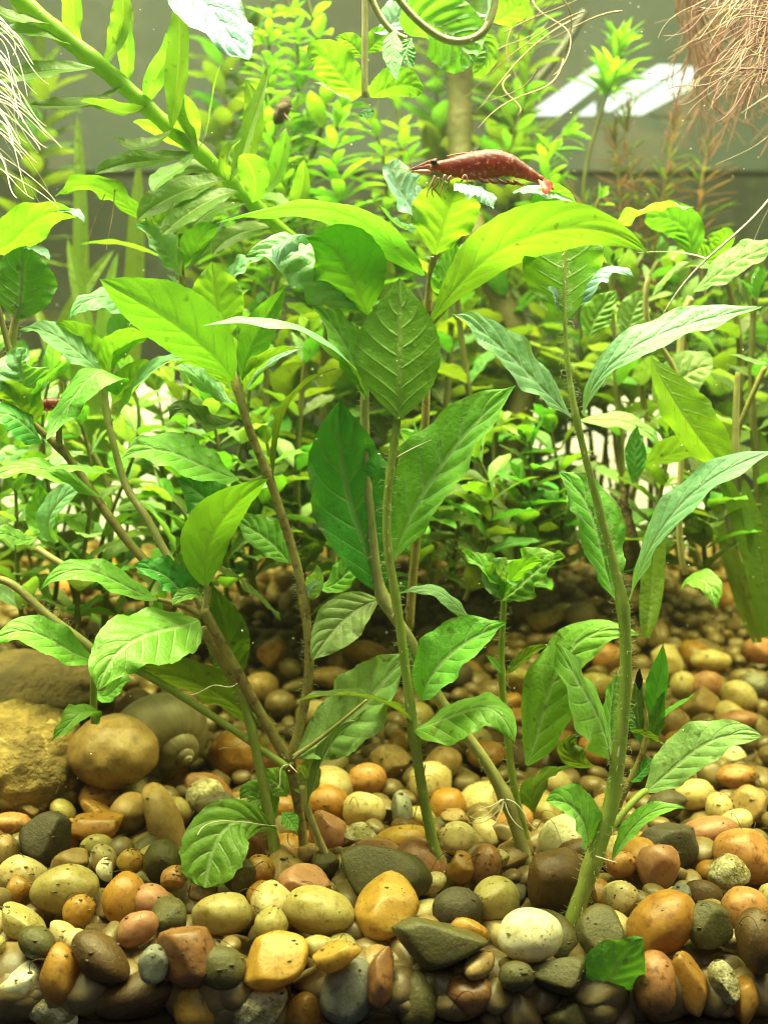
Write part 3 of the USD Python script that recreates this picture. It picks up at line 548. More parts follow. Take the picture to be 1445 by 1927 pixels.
# ------------------------------------------------------------------ foreground stem plants
# A: the centre plant
P = Plant('tall front plant in the middle with a pointed backlit leaf facing the viewer', on_ground(835, 1668))
P.stem([(838, 1680), (812, 1575), (797, 1500), (781, 1400), (762, 1250), (742, 1110), (728, 1010), (733, 900), (745, 810), (752, 735)], 14, 9.5, -0.006, -0.004, 'stem_green', nodes=[(781, 1385)], hair=420)
P.leaf([(751, 790), (752, 660), (752, 522)], 168, 'UU', -0.006, -0.004, 'leaf_young', fold=0.25, quilt=0.3, ruffle=0.25, shape=(1.0, 1.15))
P.leaf([(744, 1050), (795, 930), (868, 820), (970, 726)], 172, (-0.35, -0.62, 0.70), 0.002, -0.004, 'leaf_fresh', fold=0.25, shape=(0.95, 1.03), quilt=1.0, label='broad bright leaf with pale veins')
P.leaf([(792, 1318), (812, 1270), (870, 1215), (952, 1172)], 125, (-0.25, -0.62, 0.75), -0.004, -0.010, 'leaf_fresh', fold=0.3, shape=(0.85, 1.05), quilt=0.6)
P.leaf([(779, 1376), (850, 1345), (915, 1330), (967, 1398)], 112, (0.0, -0.45, 0.9), -0.006, -0.016, 'leaf_fresh', fold=-0.35, shape=(0.85, 1.05), quilt=0.5)
P.leaf([(778, 1366), (735, 1330), (668, 1306), (556, 1322)], 66, (0.05, 0.14, 0.98), -0.006, -0.012, 'leaf_olive', fold=0.25, quilt=0.4)
P.root([(800, 1440), (790, 1490), (775, 1560)], 2.0, -0.006, -0.006, 'root_tan'); P.root([(748, 860), (785, 840), (812, 828)], 2.4, -0.006, -0.009, 'root_white')
P.root([(836, 1640), (834, 1668)], 2.2, -0.0085, -0.0085, 'root_white')
# B: the plant leaning behind it, rooted to the right
P = Plant('leaning plant behind the middle one, white rootlets at its bent lower stem', on_ground(1005, 1640))
P.stem([(1008, 1650), (975, 1570), (950, 1500), (885, 1395), (823, 1310), (772, 1205), (722, 1128), (704, 1040), (691, 900), (686, 760), (690, 640), (692, 585)], 16, 10, 0.000, 0.006, 'stem_tan', nodes=[(948, 1495), (722, 1128)], hair=240)
P.leaf([(718, 1122), (672, 985), (645, 870), (640, 750)], 176, (0.30, -0.86, 0.40), 0.004, 0.001, 'leaf_deep', fold=0.22, shape=(1.05, 1.03), quilt=0.5, label='large dark green oval leaf')
P.leaf([(716, 1130), (668, 1150), (625, 1190), (586, 1245)], 92, (0.1, -0.72, 0.66), 0.005, -0.001, 'leaf_pale', fold=0.2, quilt=0.8)
P.leaf([(688, 750), (640, 668), (540, 606), (376, 610)], 68, (0.10, -0.30, 0.95), 0.004, -0.022, 'leaf_mint_sheen', fold=-0.3, quilt=0.6, label='long narrow leaf arching left')
P.leaf([(693, 590), (650, 530), (560, 470), (462, 482)], 165, (0.12, -0.66, 0.74), 0.006, 0.000, 'leaf_mint_sheen', fold=-0.25, quilt=1.8, ruffle=1.2, label='large quilted mint leaf')
P.leaf([(694, 592), (672, 540), (640, 480), (576, 448)], 140, (-0.1, 0.82, 0.56), 0.005, -0.006, 'leaf_young', fold=0.2, quilt=0.6, ruffle=1.2)
P.leaf([(692, 745), (668, 690), (640, 630), (584, 572)], 104, (0.45, -0.65, 0.62), 0.003, -0.004, 'leaf_fresh', fold=0.2, quilt=1.5)
P.leaf([(600, 470), (575, 440), (540, 452), (524, 500)], 60, (0.1, -0.3, 0.95), 0.0, -0.004, 'leaf_ice_sheen', fold=-0.4, quilt=0.6, ruffle=1.6)
P.leaf([(735, 1165), (800, 1265), (835, 1320), (850, 1335)], 26, 'T', 0.003, 0.001, 'leaf_fresh', quilt=0.3)
for a in ([(948, 1505), (925, 1525), (905, 1540), (878, 1532)], [(946, 1508), (940, 1535), (922, 1558)], [(944, 1505), (915, 1520), (898, 1512)], [(952, 1505), (985, 1530), (1000, 1555), (1010, 1560)], [(948, 1508), (915, 1545), (880, 1548)], [(950, 1510), (962, 1540), (985, 1562)]):
    P.root(a, 2.2, -0.004, -0.007, 'root_white')
# small shoot E, right of centre
P = Plant('small upright shoot with a crumpled leafy tip, right of the middle plants', on_ground(1000, 1628))
P.stem([(1002, 1640), (985, 1560), (965, 1470), (953, 1370), (944, 1270), (945, 1190), (948, 1120)], 11, 7, 0.004, 0.006, 'stem_green', nodes=[(944, 1270)], hair=160)
P.leaf([(946, 1130), (985, 1095), (1025, 1062), (1064, 1052)], 112, (-0.1, -0.55, 0.83), 0.005, 0.000, 'leaf_fresh', fold=0.2, ruffle=2.2, quilt=1.5)
P.leaf([(945, 1130), (932, 1090), (912, 1068), (868, 1036)], 66, (0.4, -0.5, 0.75), 0.005, 0.003, 'leaf_fresh', fold=0.35, ruffle=1.8, quilt=1.2)
P.leaf([(947, 1125), (940, 1095), (945, 1070), (955, 1050)], 70, 'T', 0.004, -0.001, 'leaf_mint_sheen', fold=0.3, ruffle=1.6)
P.leaf([(948, 1118), (965, 1085), (1000, 1060), (1030, 1062)], 44, 'U', 0.004, -0.002, 'leaf_young', fold=0.4, ruffle=1.6)
P.leaf([(945, 1130), (935, 1110), (925, 1085), (930, 1060)], 40, 'U', 0.003, 0.001, 'leaf_young', fold=0.3)
P.leaf([(890, 1180), (862, 1140), (820, 1112), (759, 1117)], 46, (-0.1, -0.5, 0.85), 0.006, 0.0, 'leaf_mint_sheen', fold=-0.2, quilt=0.8)
P.leaf([(988, 1440), (1020, 1345), (1062, 1240), (1120, 1190), (1204, 1194)], 126, (-0.40, -0.52, 0.75), [0.002, 0.002, 0.001, -0.001, -0.004], 'leaf_pale', fold=-0.12, shape=(0.8, 1.05), quilt=0.8, label='big pale leaf folded over towards the right')
P.leaf([(944, 1268), (930, 1248), (914, 1232)], 16, 'T', 0.004, 0.003, 'leaf_fresh', quilt=0.2)
P.leaf([(946, 1270), (985, 1240), (1010, 1222), (1035, 1214)], 34, 'U', 0.006, 0.008, 'leaf_olive')
P.leaf([(1005, 1530), (1012, 1480), (1045, 1452), (1098, 1442)], 74, (-0.2, 0.5, 0.84), 0.003, -0.001, 'leaf_olive', fold=0.2, quilt=0.5)
P.root([(1010, 1560), (1030, 1540), (1060, 1600)], 1.6, -0.002, -0.004, 'root_tan')
# F: the right front plant
P = Plant('tall right front plant with long mint leaves in pairs on a hairy stem', on_ground(1075, 1775))
P.stem([(1066, 1790), (1092, 1690), (1122, 1605), (1148, 1520), (1163, 1430), (1176, 1300), (1172, 1145), (1152, 1050), (1120, 930), (1086, 795), (1070, 700), (1063, 610), (1062, 540), (1063, 440)], 22, 2.5, -0.024, -0.012, 'stem_green', nodes=[(1172, 1138), (1086, 788), (1118, 1608)], hair=900)
P.leaf([(1160, 1130), (1135, 1040), (1108, 960), (1052, 888)], 122, (0.42, -0.72, 0.55), -0.016, -0.012, 'leaf_fresh', fold=0.2, shape=(1.05, 0.88), quilt=0.8, serr=1.5)
P.leaf([(1181, 1130), (1225, 1030), (1310, 925), (1455, 845)], 92, (-0.36, -0.42, 0.83), -0.016, -0.026, 'leaf_mint_sheen', fold=0.15, quilt=0.9, ruffle=1.2, shape=(1.4, 0.93))
P.leaf([(1074, 785), (1020, 725), (945, 655), (851, 592)], 128, (0.38, -0.60, 0.70), -0.014, -0.020, 'leaf_mint_sheen', fold=0.14, quilt=1.5, shape=(1.15, 1.05), label='quilted mint leaf to the left of its node')
P.leaf([(1098, 782), (1135, 705), (1240, 630), (1435, 576)], 100, (-0.30, -0.52, 0.80), -0.014, -0.020, 'leaf_mint_sheen', fold=0.2, quilt=1.4, shape=(1.15, 1.03), label='quilted mint leaf to the right of its node')
P.leaf([(1062, 605), (1062, 520), (1064, 380)], 152, (0.05, 0.88, 0.48), -0.0125, -0.0115, 'leaf_young', fold=0.3, quilt=0.4, shape=(1.0, 0.93))
P.leaf([(1074, 600), (1095, 540), (1135, 505), (1192, 522)], 74, (-0.2, -0.38, 0.9), -0.010, -0.012, 'leaf_ice_sheen', fold=-0.2, ruffle=1.5)
P.leaf([(1056, 585), (1040, 550), (1030, 540)], 36, 'T', -0.012, -0.014, 'leaf_ice_sheen')
P.leaf([(1145, 1428), (1128, 1350), (1098, 1290), (1044, 1212)], 152, (0.30, -0.55, 0.78), -0.016, -0.026, 'leaf_fresh', fold=-0.22, shape=(0.9, 0.93), quilt=0.7, label='broad folded leaf low on the stem')
P.leaf([(1158, 1428), (1150, 1370), (1152, 1310), (1160, 1260)], 60, (0.5, -0.7, 0.5), -0.012, -0.010, 'leaf_fresh', quilt=0.8)
P.leaf([(1212, 1492), (1270, 1440), (1340, 1395), (1436, 1388)], 108, (-0.2, -0.50, 0.85), -0.014, -0.020, 'leaf_pale', fold=0.16, shape=(0.95, 1.05), quilt=0.7, label='pale leaf reaching right over the gravel')
P.stem([(1125, 1600), (1165, 1540), (1200, 1500), (1215, 1490)], 9, 8, -0.022, -0.014, 'stem_green')
P.leaf([(1104, 1592), (1102, 1560), (1080, 1520), (1027, 1508)], 96, (0.1, -0.58, 0.8), -0.022, -0.028, 'leaf_fresh', fold=0.22, shape=(0.8, 0.93), quilt=0.5, label='small bright heart-shaped leaf')
P.leaf([(1150, 1620), (1180, 1570), (1225, 1532), (1292, 1522)], 46, (-0.3, -0.4, 0.86), -0.023, -0.026, 'leaf_fresh', fold=0.3, quilt=0.3)
P.leaf([(1118, 1440), (1080, 1428), (1070, 1405), (1090, 1385)], 52, 'U', -0.008, -0.008, 'leaf_olive')
P.root([(1120, 1612), (1140, 1618), (1160, 1624)], 2.4, -0.024, -0.026, 'root_white'); P.root([(1090, 1765), (1100, 1785), (1104, 1800)], 2.0, -0.032, -0.034, 'root_white')
P.root([(1148, 1425), (1144, 1408)], 3.0, -0.020, -0.022, 'root_white'); P.root([(1162, 1425), (1165, 1405)], 3.0, -0.022, -0.022, 'root_white')
# S: thin dark shoot beside it
P = Plant('short thin shoot of narrow dark green leaves just right of the hairy stem', on_ground(1160, 1560))
P.stem([(1155, 1545), (1185, 1470), (1210, 1410), (1215, 1370), (1213, 1320), (1210, 1280)], 8, 5, -0.006, -0.004, 'stem_brown')
P.leaf([(1228, 1365), (1236, 1300), (1243, 1258), (1247, 1212)], 42, (-0.3, -0.8, 0.5), -0.005, -0.008, 'leaf_deep', fold=0.3, quilt=0.4)
P.leaf([(1222, 1400), (1232, 1370), (1240, 1330), (1252, 1300)], 30, 'TT', -0.006, -0.008, 'leaf_deep', fold=0.3)
P.leaf([(1222, 1380), (1255, 1345), (1285, 1325), (1308, 1300)], 22, (0, -0.3, 0.95), -0.005, -0.01, 'leaf_fresh', fold=0.4)
P.leaf([(1210, 1390), (1200, 1340), (1200, 1290), (1205, 1255)], 24, 'TT', -0.005, -0.004, 'leaf_olive')
P.leaf([(1205, 1400), (1193, 1350), (1190, 1310)], 26, 'TT', -0.005, -0.003, 'leaf_deep')
P.leaf([(1188, 1378), (1205, 1382), (1235, 1392), (1248, 1402)], 28, 'U', -0.006, -0.012, 'leaf_olive', fold=0.3)
P.leaf([(1185, 1470), (1205, 1455), (1222, 1435), (1233, 1430)], 40, (-0.3, -0.4, 0.8), -0.006, -0.006, 'leaf_deep', fold=0.3, shape=(0.8, 1.23))
P.leaf([(1204, 1300), (1202, 1275), (1203, 1258)], 14, 'TT', -0.006, -0.006, 'eye_black', name='decayed_leaf', label='blackened dead leaf tip')
# H: the plant under the shrimp
P = Plant('middle plant whose mint top leaves carry the red shrimp', at(800, 1150, 0.03))
P.stem([(770, 1180), (785, 1000), (800, 800), (803, 640), (806, 560), (814, 495), (822, 470)], 12, 8, 0.018, 0.008, 'stem_brown', nodes=[(806, 590)])
P.stem([(800, 620), (845, 570), (880, 528), (905, 500)], 8, 6, 0.008, 0.004, 'stem_tan', name='petiole')
P.leaf([(800, 618), (865, 535), (960, 458), (1090, 424), (1220, 476)], 116, (0.05, 0.80, 0.60), [0.006, -0.002, -0.012, -0.020, -0.024], 'leaf_fresh', fold=0.12, shape=(1.35, 1.13), quilt=0.4, ruffle=0.5, label='long shadowed leaf arching right')
P.leaf([(797, 520), (752, 478), (660, 405), (560, 384), (408, 420)], 118, (0.1, 0.26, 0.96), [0.008, 0.004, -0.002, -0.006, -0.012], 'leaf_young', fold=0.1, curl=0.2, shape=(0.85, 1.28), quilt=0.4, ruffle=0.5, label='long leaf arching left with a pale upper edge')
P.leaf([(818, 478), (835, 420), (852, 365), (862, 332)], 128, (0.05, 0.8, 0.6), 0.006, -0.004, 'leaf_young', fold=0.35, shape=(0.85, 0.93), quilt=0.5, ruffle=1.8)
P.leaf([(862, 338), (885, 350), (910, 362), (928, 392)], 78, (0.25, -0.45, 0.86), -0.003, -0.006, 'leaf_ice_sheen', fold=-0.2, ruffle=1.6, shape=(0.6, 0.93))
P.leaf([(800, 430), (775, 395), (750, 350), (748, 296)], 118, (0.25, -0.62, 0.74), 0.010, 0.004, 'leaf_ice_sheen', fold=0.25, shape=(0.85, 0.88), quilt=1.2, ruffle=1.2, label='pale mint leaf beside the shrimp head')
P.leaf([(800, 420), (760, 430), (735, 410), (715, 385)], 60, (0.1, -0.4, 0.9), 0.009, 0.004, 'leaf_mint_sheen', fold=0.2)
P.leaf([(830, 470), (860, 430), (885, 405), (905, 402)], 60, (0, 0.5, 0.86), 0.010, 0.010, 'leaf_young', fold=0.3, ruffle=1.5)
P.leaf([(965, 362), (1000, 348), (1035, 356), (1085, 392)], 60, (0.0, -0.40, 0.92), 0.006, 0.000, 'leaf_ice_sheen', fold=-0.2, ruffle=1.0, shape=(0.6, 1.13))
P.leaf([(1000, 400), (1020, 380), (1050, 372), (1080, 396)], 60, (0.0, 0.6, 0.8), 0.004, 0.002, 'leaf_young', fold=0.2)
P.leaf([(812, 520), (830, 540), (850, 490), (862, 455)], 60, (0.2, 0.7, 0.7), 0.008, 0.006, 'leaf_young', fold=0.3)
P.leaf([(1130, 450), (1165, 420), (1215, 398), (1305, 391)], 54, (0, 0.10, 0.99), 0.012, 0.004, 'leaf_mint_sheen', fold=0.2, ruffle=2.6)
# C: brown-stemmed plant left of centre
P = Plant('brown-stemmed plant left of the middle, branching low with a white-rooted joint', on_ground(572, 1625))
c0 = [(576, 1640), (568, 1560), (556, 1490), (543, 1432)]
P.stem(c0, 11, 12, 0.004, 0.002, 'stem_brown', nodes=[(543, 1435)])
P.stem([(545, 1432), (568, 1350), (582, 1240), (574, 1150), (560, 1070), (530, 970), (503, 890), (470, 810), (448, 735), (436, 700)], 12, 10, 0.002, 0.010, 'stem_brown', nodes=[(572, 1132), (503, 895), (448, 728)], hair=220)
P.leaf([(440, 715), (390, 655), (300, 590), (188, 524)], 142, (0.0, 0.86, 0.50), 0.008, -0.006, 'leaf_fresh', fold=0.2, quilt=0.35, ruffle=0.3, shape=(1.05, 1.03), label='broad leaf seen from below, pointing up left')
P.leaf([(425, 640), (412, 590), (405, 540), (398, 492)], 104, (0, 0.88, 0.46), 0.012, 0.008, 'leaf_young', fold=0.25, quilt=0.4, shape=(0.9, 0.98))
P.leaf([(455, 715), (470, 660), (500, 600), (537, 538)], 62, (0.4, -0.7, 0.5), 0.010, 0.008, 'leaf_fresh', fold=0.35, quilt=0.5)
P.leaf([(462, 735), (485, 690), (520, 665), (572, 655)], 58, (-0.3, 0.2, 0.92), 0.012, 0.006, 'leaf_young', fold=0.3)
P.leaf([(465, 732), (490, 700), (530, 668), (574, 650)], 40, (-0.2, -0.5, 0.84), 0.013, 0.012, 'leaf_ice_sheen', fold=0.2)
P.leaf([(440, 760), (400, 735), (360, 700), (318, 670)], 58, (0.1, -0.45, 0.88), 0.014, 0.014, 'leaf_mint_sheen', fold=0.2)
P.leaf([(440, 740), (410, 700), (365, 680), (330, 690)], 66, (0.1, 0.5, 0.85), 0.013, 0.010, 'leaf_young', fold=0.2)
P.leaf([(512, 905), (528, 800), (565, 735), (632, 692)], 44, (-0.55, 0.1, 0.8), 0.006, 0.002, 'leaf_olive', fold=0.35, quilt=0.3)
P.leaf([(450, 900), (395, 880), (310, 850), (230, 862)], 112, (0.05, -0.58, 0.80), 0.006, -0.004, 'leaf_fresh', fold=0.1, quilt=0.9, shape=(0.9, 0.93), label='wide bright leaf pointing left')
P.stem([(500, 895), (475, 905), (450, 900)], 7, 6, 0.008, 0.006, 'stem_green', name='petiole')
P.leaf([(440, 990), (400, 950), (365, 920), (330, 900)], 95, (0.2, -0.8, 0.5), 0.014, 0.012, 'leaf_deep', fold=0.2, quilt=0.4)
P.leaf([(445, 790), (380, 790), (350, 770), (318, 790)], 80, (0.1, -0.4, 0.9), 0.014, 0.010, 'leaf_olive', fold=0.2)
P.leaf([(570, 1128), (590, 1105), (597, 1085), (596, 1062)], 36, 'TT', 0.006, 0.004, 'leaf_pale', fold=0.1, shape=(0.7, 1.03))
P.leaf([(572, 1132), (590, 1100), (605, 1096)], 16, 'T', 0.005, 0.003, 'leaf_ice_sheen')
P.leaf([(600, 1105), (625, 1100), (655, 1075), (690, 1042)], 68, (0, -0.6, 0.8), 0.010, 0.008, 'leaf_fresh', fold=0.15, quilt=1.0)
P.leaf([(545, 1060), (510, 1020), (480, 1000), (440, 975)], 84, (0.1, -0.7, 0.7), 0.010, 0.008, 'leaf_fresh', fold=0.2)
P.stem([(543, 1432), (500, 1360), (450, 1270), (400, 1180), (383, 1145)], 13, 12, 0.002, 0.000, 'stem_brown')
P.stem([(536, 1425), (480, 1335), (420, 1250), (382, 1180)], 12, 10, 0.005, 0.004, 'stem_brown', hair=80)
P.stem([(524, 1650), (510, 1560), (490, 1450), (468, 1350), (450, 1290)], 13, 11, -0.001, 0.002, 'stem_green', hair=60)
P.stem([(540, 1445), (470, 1395), (380, 1335), (300, 1285), (245, 1255)], 9, 9, 0.000, 0.006, 'stem_green')
P.stem([(545, 1435), (520, 1400), (480, 1350), (440, 1310)], 6, 5, 0.003, 0.004, 'stem_green', name='petiole')
P.leaf([(480, 1372), (420, 1310), (330, 1275), (235, 1250)], 112, (-0.1, 0.72, 0.66), 0.010, 0.004, 'leaf_olive', fold=0.2, quilt=0.5, label='wide olive leaf above the snail')
P.leaf([(555, 1425), (625, 1375), (690, 1318), (762, 1232)], 158, (-0.35, -0.60, 0.70), 0.001, -0.002, 'leaf_pale', fold=0.15, quilt=1.0, shape=(1.0, 0.95), label='large pale yellow-green leaf behind the middle stem')
P.stem([(553, 1424), (600, 1392), (650, 1352), (690, 1318)], 6, 3.5, 0.000, -0.003, 'stem_tan', name='petiole')
P.leaf([(575, 1520), (600, 1450), (625, 1395), (668, 1355)], 50, (-0.75, -0.35, 0.55), -0.002, -0.006, 'leaf_olive', fold=0.3, quilt=0.2, label='narrow folded leaf standing right of the joint')
P.stem([(628, 1640), (600, 1580), (578, 1520), (568, 1480)], 9, 8, 0.000, 0.000, 'stem_tan')
P.leaf([(545, 1450), (575, 1470), (590, 1440), (600, 1425)], 60, 'T', 0.004, 0.002, 'leaf_pale')
P.leaf([(520, 1540), (490, 1500), (470, 1490), (452, 1505)], 66, 'T', 0.005, 0.002, 'leaf_fresh'); P.leaf([(540, 1500), (515, 1470), (480, 1460)], 54, 'T', 0.006, 0.004, 'leaf_fresh')
P.leaf([(530, 1530), (545, 1545), (560, 1565)], 34, 'T', 0.000, -0.002, 'leaf_fresh'); P.leaf([(515, 1515), (485, 1505), (462, 1515)], 38, 'TT', 0.001, -0.001, 'leaf_fresh'); P.leaf([(530, 1640), (500, 1665), (465, 1672)], 34, 'T', 0.0, -0.004, 'leaf_deep')
for a in ([(541, 1440), (528, 1450), (527, 1470), (522, 1484)], [(545, 1440), (553, 1448), (560, 1455)], [(536, 1428), (530, 1420)], [(552, 1428), (560, 1420)]): P.root(a, 2.2, -0.003, -0.005, 'root_white')
P.root([(358, 1309), (385, 1298), (405, 1290), (425, 1293), (446, 1286)], 2.6, -0.004, -0.004, 'root_white')
P.root([(412, 1412), (430, 1408), (445, 1408), (452, 1396)], 1.5, 0.000, 0.000, 'root_tan'); P.root([(545, 1560), (545, 1590), (570, 1596)], 1.8, -0.003, -0.003, 'root_tan'); P.root([(590, 1575), (594, 1590), (588, 1620)], 1.8, -0.003, -0.004, 'root_tan')
# drooping leaf
P.leaf([(520, 1565), (465, 1545), (425, 1560), (385, 1672)], 128, (-0.1, -0.86, 0.5), [-0.002, -0.006, -0.010, -0.016], 'leaf_pale', fold=0.12, quilt=1.1, shape=(1.2, 0.40), ragged=0.22, ruffle=0.5, label='drooping grey-green leaf with a torn tip')
P.root([(372, 1572), (395, 1550), (450, 1547), (520, 1555)], 1.8, -0.014, -0.006, 'root_white')
# Q: leaf whorl at the left joint
P = Plant('low spreading plant at the left with one upright yellow leaf and one drooping pale leaf', at(385, 1150, 0.0))
P.leaf([(388, 1105), (392, 1030), (430, 960), (506, 900)], 110, (-0.30, 0.72, 0.62), 0.000, -0.008, 'leaf_young', fold=0.3, quilt=0.35, ruffle=0.4, shape=(0.8, 1.05), label='upright yellow-green leaf')
P.stem([(383, 1150), (388, 1120), (388, 1100)], 7, 6, 0.000, 0.000, 'stem_tan', name='petiole')
P.leaf([(298, 1128), (235, 1100), (160, 1075), (76, 1110)], 76, (0.05, -0.48, 0.88), 0.002, -0.006, 'leaf_fresh', fold=0.08, quilt=1.0, shape=(0.9, 1.05))
P.stem([(383, 1160), (340, 1140), (298, 1128)], 8, 6, 0.000, 0.002, 'stem_brown', name='petiole')
P.leaf([(352, 1128), (325, 1095), (295, 1075), (250, 1066)], 76, (0.2, -0.62, 0.75), 0.000, -0.004, 'leaf_deep', fold=0.25, quilt=0.4, ruffle=1.6, shape=(0.8, 1.03))
P.leaf([(350, 1130), (345, 1090), (338, 1060), (330, 1040)], 62, (0.3, -0.7, 0.6), 0.002, 0.000, 'leaf_deep', fold=0.25, quilt=0.4)
P.leaf([(378, 1125), (360, 1118), (340, 1125), (324, 1140)], 34, 'T', -0.002, -0.006, 'leaf_fresh', fold=0.3)
P.leaf([(374, 1168), (330, 1182), (250, 1205), (184, 1300)], 150, (0.10, -0.62, 0.77), [-0.002, -0.006, -0.014, -0.020], 'leaf_young', fold=-0.12, quilt=0.6, shape=(0.65, 0.93), label='broad pale leaf drooping to a point at the left')
P.leaf([(395, 1060), (440, 1075), (490, 1120), (528, 1168)], 100, (-0.2, 0.4, 0.9), 0.010, 0.002, 'leaf_olive', fold=-0.2, quilt=0.7)
P.leaf([(430, 1300), (430, 1220), (415, 1150), (400, 1100)], 80, (0.1, -0.8, 0.55), 0.012, 0.010, 'leaf_olive', fold=0.2, quilt=0.8)
P.stem([(383, 1150), (345, 1085), (318, 1050), (270, 965), (240, 920), (215, 840), (203, 790), (196, 705)], 10, 8, 0.002, 0.016, 'stem_tan', nodes=[(203, 790)], hair=120)
P.leaf([(216, 795), (245, 740), (300, 690), (362, 672)], 70, (-0.15, -0.50, 0.85), 0.014, 0.006, 'leaf_mint_sheen', fold=0.2, quilt=1.1)
P.leaf([(222, 742), (190, 700), (150, 730), (84, 830)], 84, (-0.1, -0.55, 0.83), [0.014, 0.008, 0.006, 0.000], 'leaf_fresh', fold=-0.15, quilt=0.4, shape=(0.8, 1.18))
P.leaf([(192, 702), (150, 665), (95, 625), (36, 622)], 84, (0.1, -0.52, 0.85), 0.014, 0.010, 'leaf_mint_sheen', fold=0.1, quilt=1.2)
P.leaf([(198, 700), (170, 660), (140, 625), (105, 606)], 74, (0.05, 0.65, 0.75), 0.016, 0.014, 'leaf_young', fold=0.2)
P.leaf([(205, 700), (215, 665), (250, 640), (298, 628)], 72, (-0.1, 0.4, 0.9), 0.016, 0.010, 'leaf_young', fold=0.3)
P.leaf([(205, 695), (225, 655), (260, 632), (300, 622)], 54, (-0.1, -0.45, 0.88), 0.018, 0.012, 'leaf_mint_sheen', fold=0.1)
P.leaf([(272, 602), (235, 572), (180, 560), (130, 602)], 78, (0.0, -0.58, 0.81), 0.024, 0.018, 'leaf_mint_sheen', fold=-0.1, quilt=1.5, shape=(0.8, 1.13))
P.leaf([(240, 660), (230, 635), (235, 610), (262, 600)], 60, (0.3, -0.7, 0.6), 0.022, 0.020, 'leaf_mint_sheen', quilt=1.2)
P.leaf([(212, 760), (240, 720), (275, 690), (300, 690)], 60, (-0.2, 0.6, 0.75), 0.02, 0.016, 'leaf_young')
# L: branch from the left edge
P = Plant('plant leaning in from the left edge with broad mint top leaves', at(120, 870, 0.012))
P.stem([(300, 1080), (250, 1030), (190, 950), (150, 890), (112, 842), (70, 805), (30, 770), (-5, 745)], 11, 8, 0.006, 0.012, 'stem_brown', nodes=[(110, 842)])
P.stem([(112, 842), (112, 800), (118, 770)], 8, 6, 0.010, 0.006, 'stem_brown', name='petiole')
P.leaf([(50, 745), (45, 715), (38, 690), (50, 655)], 108, (0, -0.6, 0.8), 0.008, 0.006, 'leaf_mint_sheen', fold=0.1, quilt=1.5, shape=(0.7, 0.93))
P.leaf([(62, 800), (45, 775), (20, 745), (-20, 735)], 100, (0.0, 0.6, 0.8), 0.010, 0.006, 'leaf_young', fold=0.2, shape=(0.8, 1.03))
P.leaf([(60, 770), (75, 730), (95, 705), (130, 680)], 40, (-0.2, -0.3, 0.9), 0.008, 0.002, 'leaf_fresh', fold=0.3)
P.leaf([(82, 832), (55, 805), (10, 780), (-40, 800)], 88, (0.1, -0.6, 0.8), 0.008, 0.000, 'leaf_deep', fold=-0.15, quilt=0.9)
P.leaf([(192, 935), (130, 905), (60, 880), (-30, 905)], 72, (0.0, -0.42, 0.9), 0.006, -0.004, 'leaf_fresh', fold=0.05, quilt=0.9, shape=(0.9, 0.93))
P.leaf([(208, 892), (170, 880), (130, 875), (84, 882)], 44, (0.05, -0.2, 0.98), 0.004, 0.000, 'leaf_fresh', fold=-0.2, quilt=0.5)
P.leaf([(105, 1022), (90, 985), (110, 945), (172, 918)], 66, (-0.25, -0.72, 0.64), 0.022, 0.018, 'leaf_mint_sheen', fold=0.25, quilt=0.9)
P.leaf([(110, 1020), (80, 980), (75, 940), (72, 910)], 62, (0.2, -0.7, 0.68), 0.024, 0.024, 'leaf_fresh', fold=0.2)
P.leaf([(70, 1010), (40, 1015), (10, 1005), (-20, 1030)], 56, (0, -0.5, 0.86), 0.016, 0.01, 'leaf_fresh', quilt=1.2)
P.leaf([(185, 1240), (130, 1225), (60, 1190), (-20, 1212)], 84, (0.05, -0.55, 0.83), -0.002, -0.010, 'leaf_fresh', fold=0.1, quilt=0.6, shape=(0.85, 0.98), label='wide leaf at the left edge above the gold rock')
P.stem([(190, 1240), (140, 1195), (80, 1150), (30, 1105), (-10, 1090)], 11, 9, 0.004, 0.004, 'stem_tan', hair=80)
P.stem([(142, 1075), (105, 1055), (70, 1032)], 9, 8, 0.010, 0.014, 'stem_tan')
P.leaf([(187, 1362), (165, 1340), (150, 1345), (92, 1398)], 56, (0.0, -0.5, 0.86), 0.000, -0.008, 'leaf_fresh', fold=0.3, quilt=0.4, shape=(0.7, 1.13))
P.leaf([(182, 1300), (200, 1310), (225, 1290), (248, 1280)], 50, 'T', 0.014, 0.012, 'leaf_fresh', fold=0.3)
P.stem([(178, 1360), (176, 1300), (180, 1240)], 9, 8, 0.008, 0.006, 'stem_green')
# N: top left edge
P = Plant('plant cut by the left edge, high up, with one wide backlit leaf', at(10, 700, 0.02))
P.stem([(22, 680), (22, 640), (30, 600), (40, 560)], 11, 8, 0.014, 0.012, 'stem_tan', hair=120); P.stem([(18, 660), (5, 610), (-6, 570)], 8, 6, 0.012, 0.010, 'stem_tan', name='petiole')
P.leaf([(36, 600), (40, 550), (44, 500), (50, 462)], 122, (0, 0.92, 0.38), 0.012, 0.010, 'leaf_fresh', fold=0.2, quilt=0.3, shape=(0.75, 0.83))
P.leaf([(45, 470), (60, 466), (80, 474), (93, 490)], 30, (0, -0.3, 0.95), 0.010, 0.006, 'leaf_ice_sheen')
P.leaf([(-20, 470), (20, 455), (70, 408), (158, 414)], 86, (0.0, 0.55, 0.83), 0.014, 0.008, 'leaf_young', fold=0.12, quilt=0.5, shape=(0.7, 1.13))
P.leaf([(100, 398), (125, 396), (145, 402), (158, 420)], 28, (0, -0.4, 0.92), 0.008, 0.006, 'leaf_ice_sheen')
